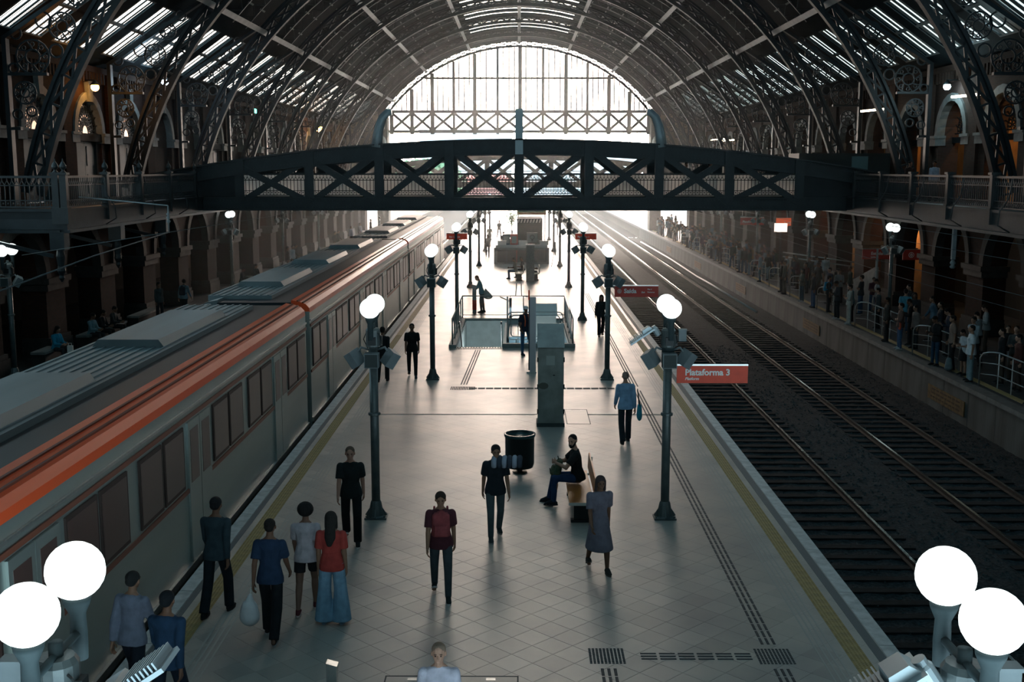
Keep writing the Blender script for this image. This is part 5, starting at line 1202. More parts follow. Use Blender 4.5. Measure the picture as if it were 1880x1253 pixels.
r = tag(empty('folding_sign', (2.45, 76.4, 0)), 'narrow folding stand leaning by the right end of the counter', 'stand')
MB().bar((0, 0, 1.5), (-.25, 0, 0), .03, .03).bar((0, 0, 1.5), (.25, 0, 0), .03, .03).bar((0, .3, 0), (0, 0, 1.5), .03, .03).build('legs', BLACK, r); MB().box(-.05, .05, -.03, 0, .8, 1.7).build('board', mat('column_grey', (.32, .33, .32), .5), r)

# ------------------------------------------------------------------ barriers and furniture of the right platform
def barrier(y0, n, label, L_=.95, X=14.05):
    b = tag(empty('barrier', (X, y0, 0)), label, 'barrier', 'steel barriers along the right platform edge'); e = n * L_
    t = MB(); t.tube([(0, 0, 0), (0, 0, .9), (.04, -.1, 1.04), (.15, -.22, 1.1), (.32, -.3, 1.1), (.4, -.45, 1.1), (.4, -e - .3, 1.1)], .024, 8); t.build('top_rail', STEEL, b, True)
    for z in (.4, .75): MB().tube([(0, 0, z), (.32, -.28, z), (.4, -.45, z), (.4, -e - .3, z)], .016, 6).build('rail', STEEL, b, True)
    for i in range(n + 1): MB().tube([(.4, -.4 - i*L_, 0), (.4, -.4 - i*L_, 1.1)], .02, 6).build('post', STEEL, b)
    return b
for i, (y, n) in enumerate(((34.0, 5), (39.9, 3), (46.9, 4), (53.0, 1), (58.4, 1), (63.3, 1), (68.5, 2), (73.6, 1), (79, 2), (85, 1), (91, 2), (98, 2))):
    barrier(y, n, 'steel hoop barrier on the right platform edge, %s from the near end' % ['first', 'second', 'third', 'fourth', 'fifth', 'sixth', 'seventh', 'eighth', 'ninth', 'tenth', 'eleventh', 'twelfth'][i])
# stair rails and lit notice on the right platform
r = tag(empty('ramp_railing', (16.6, 66, 0)), 'pale sloping double handrail of a stair on the right platform', 'railing')
for z in (1.5, 1.25): MB().tube([(-1.2, 0, z + .25), (2.2, -3, z - .1)], .035, 8).build('rail', STEEL, r, True)
for k in range(4): MB().tube([(-1.0 + k, -.15 - .85*k, 0), (-1.0 + k, -.15 - .85*k, 1.65 - .1*k)], .03, 6).build('post', STEEL, r)
r = tag(empty('ramp_wall', (17.2, 56.5, 0)), 'low pale sloping stair wall behind the crowd on the right platform', 'stair wall'); MB().prism([(-2.2, 0), (2.2, 0), (2.2, .7), (-2.2, 1.9)], 'y', -.1, .1).build('wall', STONE, r); r.rotation_euler = (0, 0, PI/2)
r = tag(empty('lit_notice', (16.6, 72, 0)), 'small lit notice board on a pole above the crowd', 'sign'); MB().box(-.4, .4, -.04, .04, 2.6, 3.15).build('panel', mat('lit_panel', (.8, .7, .65), .5, emit=(1, .82, .72), es=.9), r); MB().tube([(0, 0, 0), (0, 0, 2.6)], .04, 6).build('pole', BLACK, r)
# left platform: stone bench blocks and plinth lights
for i, (y0, y1) in enumerate(((37.2, 38.6), (41.1, 45.2), (46.6, 49.5))):
    r = tag(empty('stone_bench', (-16.1, (y0+y1)/2, 0)), ['low stone bench beside the woman in blue on the left platform', 'long veined stone bench between the near left pillars', 'stone bench farther along the left arcade'][i], 'bench'); MB().box(-.25, .25, -(y1-y0)/2, (y1-y0)/2, .42, .5).build('seat', STONE, r); MB().box(-.22, .22, -(y1-y0)/2 + .05, (y1-y0)/2 - .05, 0, .42).build('block', STONED, r)

# ------------------------------------------------------------------ lamps on the walls
def bulb(name, loc, col, e, label, r_=.16, es=30, watt=None):
    o = tag(empty(name, loc), label, 'wall lamp'); sg = -1 if loc[0] < 0 else 1
    g = MB().ball((0, 0, 0), r_, 14, 8).build('bulb', mat('glow_%s' % label[:14].replace(' ', '_'), col, .5, emit=col, es=es), o, True); 
    MB().tube([(0, 0, r_), (0, 0, r_ + .12), (sg*.5, 0, r_ + .12)], .03, 6).build('arm', IRON, o, True); MB().lathe((0, 0, 0), [(r_*1.3, r_*.5), (r_*.9, r_*.9), (.04, r_ + .12)], 14).build('shade', IRON, o, True)
    d = bpy.data.lights.new('lamp_light', 'POINT'); d.energy = watt; d.color = col; d.shadow_soft_size = r_ * 1.2
    l = bpy.data.objects.new('lamp_light', d); C.objects.link(l); l.parent = o; l.location = (-sg*.35, -.35, -.1); return o
bulb('wall_lamp', (-18.0, 48.9, 10.0), (1.0, .42, .08), 0, 'glowing orange lamp over the arched window on the left wall', .17, 26, 40)
bulb('wall_lamp', (-17.4, 100, 10.0), (1.0, .45, .10), 0, 'second orange lamp farther down the left wall', .3, 26, 80)
bulb('wall_lamp', (-17.2, 56.0, 10.75), (.55, .8, 1.0), 0, 'blue-white lamp under the left skylights', .17, 30, 60)
bulb('wall_lamp', (18.0, 48.7, 10.0), (.65, .95, 1.0), 0, 'blue-white lamp over the right upper arch', .15, 30, 60)
def tube_lamp(x, y, z, label, wm=1.2):
    o = tag(empty('tube_lamp', (x, y, z)), label, 'wall lamp'); MB().tube([(-wm/2, 0, 0), (wm/2, 0, .12)], .05, 8).build('tube', mat('warm_tube', (1, .85, .65), .5, emit=(1, .82, .58), es=9), o, True); MB().bar((wm/2 - .2, .05, .1), (wm/2 + .35, .1, -1.0), .05, .05).build('bracket', IRON, o)
tube_lamp(17.8, 46.0, 9.4, 'warm tube lamp on the rib beside the nearest right arch'); tube_lamp(17.6, 57.4, 9.4, 'warm tube lamp above the second right arch')
tube_lamp(17.9, 98.6, 8.9, 'far tiny tube lamp on the right wall, nearer of two', 1.4); tube_lamp(17.9, 103, 9.1, 'far tiny tube lamp on the right wall, farther of two', 1.4)
tag(MB().box(-18.75, -18.4, 80, 80.6, 10.4, 10.75).build('exit_light', mat('green_glow', (.1, .8, .6), .5, emit=(.15, .9, .65), es=2.5), None), 'small green lit sign high on the left wall', 'sign')
# strip lights under the right gallery
o = tag(empty('strip_light', (17.0, 42.5, 4.64)), 'pale strip light under the right gallery', 'light'); MB().box(-.06, .06, -1.8, 1.8, 0, .06).build('tube', mat('strip_glow', (.8, .8, .6), .5, emit=(.9, .9, .7), es=1.2), o); MB().box(-.1, .1, -1.9, 1.9, .06, .12).build('housing', STEEL, o)
for nm, loc, e_, col in (('passage_lamp', (20.4, 50, 9.5), 50, (1, .55, .22)), ('passage_lamp', (20.4, 44, 9.0), 60, (1, .55, .22)), ('passage_lamp', (20.2, 62, 9.0), 40, (1, .55, .22)), ('arcade_lamp', (19.6, 58, 3.8), 45, (1, .62, .34)), ('arcade_lamp', (19.6, 68.5, 3.8), 45, (1, .62, .34)), ('arcade_lamp', (19.6, 79, 3.8), 45, (1, .62, .34)), ('arcade_lamp', (-18.6, 74, 3.8), 90, (1, .75, .6))):
    r = tag(empty(nm, loc), 'small warm bulkhead lamp %s' % {50: 'behind the nearest fully seen right upper arch', 44: 'behind the right upper arch at the picture edge', 62: 'behind the second right upper arch', 58: 'in the nearest lit ground passage on the right', 68.5: 'in the middle lit ground passage on the right', 79: 'in the farthest lit ground passage on the right', 74: 'in the left arcade before the daylight'}[loc[1]], 'lamp', 'bulkhead lamps in the passages'); MB().ball((0, 0, 0), .1, 12, 8).build('bulb', mat('warm_bulb', (1, .7, .4), .5, emit=(1, .65, .3), es=12), r, True); MB().box(-.12, .12, -.12, .12, .1, .15).build('base', IRON, r)
    d = bpy.data.lights.new('lamp_light', 'POINT'); d.energy = e_; d.color = col; d.shadow_soft_size = .1; l = bpy.data.objects.new('lamp_light', d); C.objects.link(l); l.parent = r; l.location = (0, 0, -.15)
# overhead wires
def wire(label, pts, r_=.011):
    return tag(MB().tube(pts, r_, 5).build('overhead_wire', mat('wire_grey', (.06, .07, .075), .7), None, True), label, 'wire')
wire('thin overhead wire slanting up to the insulator over the left track', [(-10.2, 21, 4.15), (-9.8, 26, 4.6), (-9.5, 30.7, 4.88)], .017)
wire('thin overhead wire from the insulator towards the train', [(-9.5, 30.7, 4.88), (-9.6, 45, 4.75), (-9.6, 63, 4.8)])
wire('faint overhead wire from the left arcade to the insulator', [(-15, 34, 4.0), (-9.5, 30.8, 4.88)], .012)
o = tag(MB().lathe((-9.5, 30.7, 0), [(.02, 5.6), (.02, 5.4), (.06, 5.38), (.02, 5.32), (.06, 5.28), (.02, 5.22), (.06, 5.18), (.02, 5.12), (.02, 4.86)], 10).tube([(-9.5, 30.7, 5.6), (-13.95, 36, 5.7)], .02, 6).build('insulator', BOXP, None, True), 'ribbed insulator hanging over the left track below the gallery', 'insulator')
for i, (x, z, z2) in enumerate(((12.6, 4.3, 4.2), (12.0, 3.6, 3.7), (11.4, 4.9, 4.6), (13.2, 2.9, 3.1))):
    wire('dark overhead wire above the right tracks, %s' % ['middle of four', 'lower', 'upper', 'lowest by the crowd'][i], [(x, 24, z), (x + .2, 40, z - .1), (x, 58, z2), (x - .3, 90, z2)], .008)
r = tag(empty('insulator_bracket', (14.42, 37.6, 0)), 'hanging insulator bracket under the right gallery', 'insulator'); MB().box(-.06, .06, -.06, .06, 3.6, 4.62).build('hanger', BOXP, r); MB().lathe((0, 0, 0), [(.05, 3.3), (.1, 3.35), (.05, 3.42), (.1, 3.48), (.04, 3.6)], 10).build('insulator', BOXP, r, True)
# sheds seen on the bridge beyond, and buildings outside
sh_ = tag(empty('teal_booth', (17.0, 56.5, 5.28)), 'dark booth with a teal window on the right gallery', 'booth'); MB().box(-3.2, 1.3, 0, 2.2, 0, 2.05).build('cabin', mat('booth_dark', (.02, .03, .032), .6), sh_); MB().box(-.6, .2, -.02, 0, .4, 1.9).build('window', mat('teal_window', (.12, .22, .24), .3), sh_)
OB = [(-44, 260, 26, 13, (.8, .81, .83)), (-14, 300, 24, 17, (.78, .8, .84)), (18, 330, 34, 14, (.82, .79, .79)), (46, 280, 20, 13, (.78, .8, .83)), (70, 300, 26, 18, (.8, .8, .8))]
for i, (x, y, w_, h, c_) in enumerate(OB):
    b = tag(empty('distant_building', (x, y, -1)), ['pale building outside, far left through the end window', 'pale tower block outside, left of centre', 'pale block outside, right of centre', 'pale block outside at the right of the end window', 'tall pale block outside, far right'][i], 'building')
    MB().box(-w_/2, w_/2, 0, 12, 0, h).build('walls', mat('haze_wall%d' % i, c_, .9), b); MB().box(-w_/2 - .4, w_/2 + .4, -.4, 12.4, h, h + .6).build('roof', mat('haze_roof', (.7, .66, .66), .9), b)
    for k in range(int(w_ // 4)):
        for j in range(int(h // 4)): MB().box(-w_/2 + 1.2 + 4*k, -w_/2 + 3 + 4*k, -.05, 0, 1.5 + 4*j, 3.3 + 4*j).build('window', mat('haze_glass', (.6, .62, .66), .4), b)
b = tag(empty('red_shed', (-11, 230, -1)), 'low red-roofed shed outside, seen between the bridges', 'building'); MB().box(-7, 9, 0, 8, 0, 4.6).build('walls', mat('shed_wall', (.6, .25, .22), .8), b); MB().prism([(-.6, 4.6), (8.6, 4.6), (4, 6.2)], 'x', -7.5, 9.5).build('roof', mat('shed_roof', (.60, .16, .13), .7), b)
b = tag(empty('green_mound', (-16, 190, -1)), 'pale green clump of trees outside at the left', 'tree')
lf = MB()
for i in range(2600):
    t_ = random.random() * 2 * PI; ph = math.acos(random.uniform(-.2, 1)); rr_ = random.uniform(.75, 1)
    p = Vector((7.5*rr_*math.sin(ph)*math.cos(t_), 4*rr_*math.sin(ph)*math.sin(t_), 4.5 + 4.6*rr_*math.cos(ph))); d = Vector((random.uniform(-1, 1), random.uniform(-1, 1), random.uniform(-1, 1))).normalized() * .45; e2 = d.orthogonal().normalized() * .3; lf.add([p - d, p + e2, p + d, p - e2], [(0, 1, 2, 3)])
tag(lf.build('crown', mat('tree_green', (.12, .26, .14), .7), b, fix=False), kind='stuff'); MB().tube([(0, 0, 0), (0, 0, 4.5)], .4, 8).build('trunk', STONED, b)
tag(MB().box(-90, 90, 215, 460, -1.4, -1.3).build('ground_outside', mat('outside_ground', (.4, .38, .36), .9), None), kind='structure')
o_ = MB(); o_.box(22, 90, 8, 215, -1.4, -.2); o_.box(-90, -22, 8, 215, -1.4, -.2); tag(o_.build('ground_side', mat('outside_ground', (.4, .38, .36), .9), None), kind='structure')
r = tag(empty('stairwell_fill', (-.7, 45.5, -1.0)), 'added fill light brightening the inside of the stair opening', 'lamp'); MB().ball((0, 0, 0), .08, 10, 6).build('bulb', mat('stairwell_fill_glow', (1, 1, 1), .5, emit=(.9, 1, 1), es=6), r, True)  # fill light added to brighten the stairwell walls
d = bpy.data.lights.new('lamp_light', 'POINT'); d.energy = 45; d.shadow_soft_size = .15; d.color = (.9, 1, 1); l = bpy.data.objects.new('lamp_light', d); C.objects.link(l); l.parent = r; l.location = (-.6, 0, -.2)
# ------------------------------------------------------------------ who stands, walks and sits where
BLK, DK, JEAN, JDK, WHT, GRY = (.014, .015, .016), (.03, .033, .036), (.06, .13, .24), (.02, .035, .07), (.52, .52, .52), (.16, .17, .17)
SK1, SK2, SK3 = (.36, .20, .14), (.16, .08, .05), (.26, .14, .09)
# the bearded man on the bench
hx, hy = 1.17, 21.7
person('man with a black beard, black polo and blue jeans sitting on the wooden bench', (hx, hy), -90, 'hero', (.012, .013, .014), (.022, .05, .12), 'slim', 0, 'crop', (.01, .009, .009), SK1, (.02, .022, .028), (.03, .03, .035), 1.88, True, beard=True, z=0)
bp = tag(empty('green_backpack', (hx - .40, hy, .56)), 'dark green camouflage backpack on the lap of the seated bearded man', 'backpack')
B = Blob(); B.hull(_sph((-.02, -.1, .09), .08), _sph((-.02, .1, .09), .08), _sph((.04, -.08, .3), .06), _sph((.04, .08, .3), .06)); B.hull(_sph((-.11, -.07, .1), .05), _sph((-.11, .07, .1), .05), _sph((-.08, .06, .2), .04), _sph((-.08, -.06, .2), .04))
k = inst('bag_body', B.bake('bag_body', .012, 1), bp); k.data.materials.append(mat('camouflage_green', (.030, .055, .032), .85, noise=.7, nscale=14, col2=(.075, .085, .05), bump=.5))
MB().tube([(.02, -.03, .35), (.0, -.01, .42), (.02, .03, .35)], .01, 6).tube([(-.15, -.08, .14), (-.16, 0, .17), (-.15, .08, .14)], .01, 6).build('strap', BLACK, bp, True)
MB().tube([(0, 0, 0), (.035, .0, .0)], .037, 12).build('wristwatch_temp', BLACK, bp) if False else None
# walkers on the middle platform
person('person in a dark maroon top with a red backpack on the chest, walking forward', (-1.2, 16.75), 4, 'walk', (.075, .022, .03), (.055, .075, .085), 'slim', 0, 'short', (.03, .02, .015), SK3, (.02, .03, .03), (.6, .6, .6), 1.74, True)
k = tag(empty('red_backpack', (-1.2, 16.75, 0)), 'dull red backpack worn on the front of the walker in maroon', 'backpack'); k.rotation_euler = (0, 0, math.radians(184)); k.scale = (1.0, 1.0, 1.0)
kk = inst('bag_body', backpack_mesh('stand'), k); kk.data.materials.append(mat('dull_red_fabric', (.26, .055, .06), .8, noise=.3, nscale=8, bump=.3)); k.location = (-1.2, 16.79, .015)
person('person in a black top and grey trousers with a striped bundle on the shoulder', (-.42, 19.6), 10, 'walk2', (.018, .024, .03), (.085, .115, .125), 'slim', 0, 'short', (.02, .018, .02), SK3, (.05, .06, .06), (.3, .3, .3), 1.76, True)
st = tag(empty('striped_bundle', (-.22, 19.5, 1.42)), 'blue-grey striped bundle over the shoulder of the walker by the bin', 'bag')
for i in range(6): MB().tube([(-.22 + .09*i, -.06, -.05), (-.22 + .09*i, -.1, .05), (-.21 + .09*i, 0, .1), (-.22 + .09*i, .1, .02)], .05, 8).build('stripe', mat('stripe_%d' % (i % 2), ((.30, .34, .42), (.04, .05, .07))[i % 2], .8), st, True)
person('man in a black T-shirt and black trousers with white-toed shoes, facing forward', (-2.97, 19.35), 6, 'walk', (.012, .016, .017), (.010, .012, .013), 'trousers', 0, 'crop', (.10, .07, .05), (.34, .18, .13), (.02, .02, .02), (.72, .70, .68), 1.8, True)
person('person in a dark teal jacket walking away along the train', (-4.5, 16.1), 172, 'walk2', (.035, .055, .068), (.014, .022, .028), 'trousers', 1, 'short', (.015, .015, .017), SK2, (.015, .02, .022), (.02, .02, .02), 1.8, True)
person('man in a navy T-shirt and black trousers walking away, carrying a white bag', (-3.5, 15.2), 178, 'walk', (.022, .042, .085), (.012, .015, .018), 'trousers', 0, 'crop', (.02, .016, .014), SK2, (.03, .03, .03), (.4, .4, .4), 1.76, True)
person('woman in a white T-shirt and black shorts walking away', (-3.18, 16.2), 182, 'walk2', (.52, .47, .50), (.018, .018, .02), 'shorts', 0, 'afro', (.015, .013, .013), (.22, .12, .085), (.12, .03, .035), (.6, .5, .5), 1.66, True)
person('woman in a red top and wide light blue jeans walking away', (-2.72, 15.75), 178, 'stand', (.38, .055, .045), (.22, .38, .52), 'wide', 0, 'long', (.025, .022, .02), (.26, .14, .09), (.02, .03, .05), (.3, .4, .5), 1.68, True)
bg = tag(empty('plastic_bag', (-3.79, 15.12, 0)), 'white plastic bag hanging from the hand of the man in navy', 'bag')
B = Blob(); B.hull(_sph((0, 0, .36), (.15, .11, .15)), _sph((0, 0, .5), (.12, .09, .1))); B.hull(_sph((0, 0, .52), (.09, .06, .06)), _sph((.02, 0, .68), (.025, .025, .03))); kk = inst('bag_body', B.bake('bag', .02, 2), bg); kk.data.materials.append(mat('white_plastic', (.72, .74, .76), .4, noise=.15, bump=.4, bscale=12)); MB().tube([(.02, 0, .66), (.04, 0, .78)], .012, 6).build('handle', WHITE, bg)
person('person in a lavender-grey checked shirt at the train edge, walking away', (-4.75, 13.15), 165, 'walk', (.17, .19, .25), (.015, .02, .03), 'trousers', 1, 'short', (.02, .02, .02), SK3, (.02, .02, .02), (.05, .05, .05), 1.74, True)
person('person in a dark navy shirt in front of the one in lavender', (-4.1, 12.45), 170, 'walk2', (.018, .045, .09), (.012, .02, .035), 'trousers', 1, 'short', (.01, .012, .015), SK2, (.02, .02, .02), (.05, .05, .05), 1.76, True)
person('person in a pale lilac shirt at the bottom middle edge of the picture', (-.84, 11.25), 0, 'stand', (.50, .48, .56), (.10, .12, .15), 'slim', 0, 'crop', (.22, .15, .11), SK1, (.02, .02, .02), (.3, .3, .3), 1.66, True)
person('person in an orange-red top at the bottom edge beside the floor post', (-2.63, 10.5), 20, 'stand', (.48, .07, .03), (.10, .12, .15), 'slim', 0, None, (.48, .07, .03), SK3, (.02, .02, .02), (.3, .3, .3), 1.5, True)
person('person in a light blue shirt with dark trousers walking away past the cabinet', (2.58, 26.8), 186, 'walk2', (.20, .34, .50), (.02, .026, .032), 'trousers', 1, 'crop', (.20, .15, .13), SK1, (.02, .02, .02), (.05, .05, .05), 1.76, True)
bg = tag(empty('teal_bag', (2.9, 26.62, 0)), 'teal shoulder bag at the hip of the person in light blue', 'bag')
B = Blob(); B.hull(_sph((0, 0, .72), (.07, .15, .14)), _sph((0, 0, .95), (.05, .12, .05))); kk = inst('bag_body', B.bake('bag', .02, 2), bg); kk.data.materials.append(clothmat((.03, .24, .32))); MB().tube([(0, .1, .95), (-.05, .05, 1.35), (0, -.1, .95)], .012, 6).build('strap', BLACK, bg)
person('woman in a grey-violet dress walking forward by the bench', (1.32, 17.95), 12, 'walk', (.15, .14, .175), BLK, 'dress', 0, 'long', (.05, .035, .035), SK2, (.05, .045, .04), (.1, .09, .08), 1.66, True)
person('woman with long hair in a long black outfit walking forward on the right', (3.25, 44.4), 8, 'walk2', (.018, .02, .02), (.014, .016, .017), 'trousers', 1, 'long', (.012, .012, .012), SK2, (.25, .16, .12), (.3, .2, .15), 1.68)
person('man in black walking forward near the left lamp posts', (-3.4, 35.5), 5, 'walk', (.014, .015, .016), (.018, .02, .022), 'slim', 0, 'crop', (.02, .015, .012), SK2, (.04, .06, .08), (.06, .08, .1), 1.76)
person('dark figure walking away behind the second left lamp post', (-4.25, 34.7), 175, 'walk2', (.016, .018, .02), (.018, .02, .022), 'trousers', 1, 'short', (.012, .012, .012), SK2, (.02, .02, .02), (.02, .02, .02), 1.74)
person('man in a light blue shirt bending over the slim ticket column', (-1.72, 51.9), -90, 'lean', (.20, .34, .38), (.10, .12, .13), 'slim', 1, 'crop', (.14, .08, .05), SK1, (.03, .04, .045), (.03, .03, .03), 1.76)
bg = tag(empty('pale_bag', (-1.42, 51.75, 0)), 'pale carrier bag with grey bottom behind the man in light blue', 'bag'); B = Blob(); B.hull(_sph((0, 0, .75), (.22, .1, .13)), _sph((-.12, 0, 1.05), (.05, .05, .08))); kk = inst('bag_body', B.bake('bag', .02, 2), bg); kk.data.materials.append(clothmat((.42, .44, .42)))
person('worker with a white helmet and orange-striped vest standing by the slim panel', (.22, 39.8), 30, 'weight', (.025, .03, .05), (.06, .14, .25), 'slim', 0, 'cap', (.72, .72, .70), SK2, (.03, .05, .08), (.05, .05, .05), 1.76)
vs = tag(empty('safety_stripes', (.22, 39.8, 0)), 'orange and white safety stripes over the worker’s dark vest', 'harness'); vs.rotation_euler = (0, 0, math.radians(30))
for sx in (-.08, .08): MB().tube([(sx, -.13, 1.05), (sx, -.15, 1.25), (sx, -.1, 1.42), (sx, .0, 1.49), (sx, .1, 1.42), (sx, .13, 1.2), (sx, .13, .95)], .018, 6).build('stripe', mat('safety_orange', (.75, .16, .06), .6), vs, True)
for x, y, f, top, bot, lb in ((-.2, 67.9, -90, (.40, .36, .30), (.09, .14, .22), 'seated person in a beige top and jeans on the far bench'), (.62, 67.4, 90, DK, DK, 'dark seated figure behind the second grey pillar'), (.25, 68.6, -90, (.03, .03, .035), DK, 'dark seated figure on the far bench beside the pillar')):
    person(lb, (x, y), f, 'sit', top, bot, 'slim', 0, 'short', skin=SK2, z=-.03)
for x, y, top, lb, ps_ in ((-2.35, 84.5, (.14, .13, .13), 'far figure in grey with a backpack by the left row of posts', 'walk'), (-2.55, 98, (.45, .4, .33), 'far figure in pale top beyond the bridge on the left', 'walk2'), (-1.2, 88, BLK, 'far dark figure standing left of the kiosk', 'stand'), (-.55, 90, (.12, .13, .15), 'far grey figure beside the kiosk', 'weight'), (-1.0, 80.6, (.06, .1, .15), 'far figure in blue behind the kiosk counter', 'phone'), (-1.9, 108, BLK, 'tiny dark figure far down the platform', 'walk'), (3.9, 112, DK, 'tiny dark figure far down the right of the platform', 'walk2')):
    person(lb, (x, y), random.choice((0, 180, 20)), ps_, top, DK, 'slim', 0, 'short', skin=SK2)
# left platform
person('woman in a bright blue top sitting on the low stone bench with a white bag', (-15.85, 38.1), 70, 'sit', (.015, .22, .34), DK, 'slim', 1, 'long', skin=SK1, z=-.03)
bg = tag(empty('white_bag', (-15.3, 37.95, .38)), 'small white paper bag beside the woman in bright blue', 'bag'); MB().box(-.09, .09, -.05, .05, 0, .24).build('bag_body', WHITE, bg); MB().tube([(-.05, 0, .24), (-.05, 0, .32), (.05, 0, .32), (.05, 0, .24)], .008, 5).build('handle', WHITE, bg)
LP = [((-15.95, 41.6), 75, 'sit', (.14, .24, .28), DK, 'seated person in a pale teal shirt against the near left pillar'), ((-15.9, 42.5), 80, 'sit', BLK, BLK, 'seated dark figure, middle of three on the long stone bench'), ((-15.9, 43.7), 85, 'sit', (.04, .04, .04), BLK, 'seated dark figure with a paper, last on the long stone bench'),
      ((-15.0, 50.2), 170, 'walk', (.13, .21, .26), DK, 'person in pale blue with a dark backpack on the left platform'), ((-15.6, 48.6), 60, 'stand', (.05, .06, .06), DK, 'shadowy figure behind the person in pale blue'),
      ((-15.1, 61.2), 90, 'sit', BLK, BLK, 'crouching dark figure by the left arcade'), ((-14.9, 63.5), 60, 'sit', DK, BLK, 'second crouching dark figure by the left arcade'), ((-14.6, 71.2), 100, 'stand', BLK, BLK, 'standing dark figure on the left platform before the daylight'),
      ((-14.5, 72.2), 60, 'weight', (.42, .45, .48), BLK, 'person in a white top among the dark figures on the left platform'), ((-14.7, 74.0), 90, 'walk', BLK, BLK, 'dark figure stooping on the left platform'), ((-14.4, 88.5), 80, 'stand', BLK, BLK, 'dark figure with a backpack by the far left kerb'),
      ((-14.6, 91.0), 120, 'walk', BLK, BLK, 'dark walking figure by the far left railing'), ((-14.4, 97), 60, 'stand', (.2, .22, .26), DK, 'grey figure on the far left platform'), ((-14.5, 103), 60, 'walk', (.35, .36, .4), DK, 'pale figure far down the left platform'), ((-14.4, 110), 80, 'stand', BLK, DK, 'tiny dark figure far down the left platform'), ((-14.3, 116), 80, 'weight', DK, JDK, 'tiny figure at the end of the left platform')]
for loc, f, ps_, top, bot, lb in LP: person(lb, loc, f, ps_, top, bot, 'slim' if ps_ == 'sit' else 'trousers', 1, 'short', skin=SK2, z=-.03 if ps_ == 'sit' else 0, pack=(.02, .022, .03) if 'backpack' in lb else None)
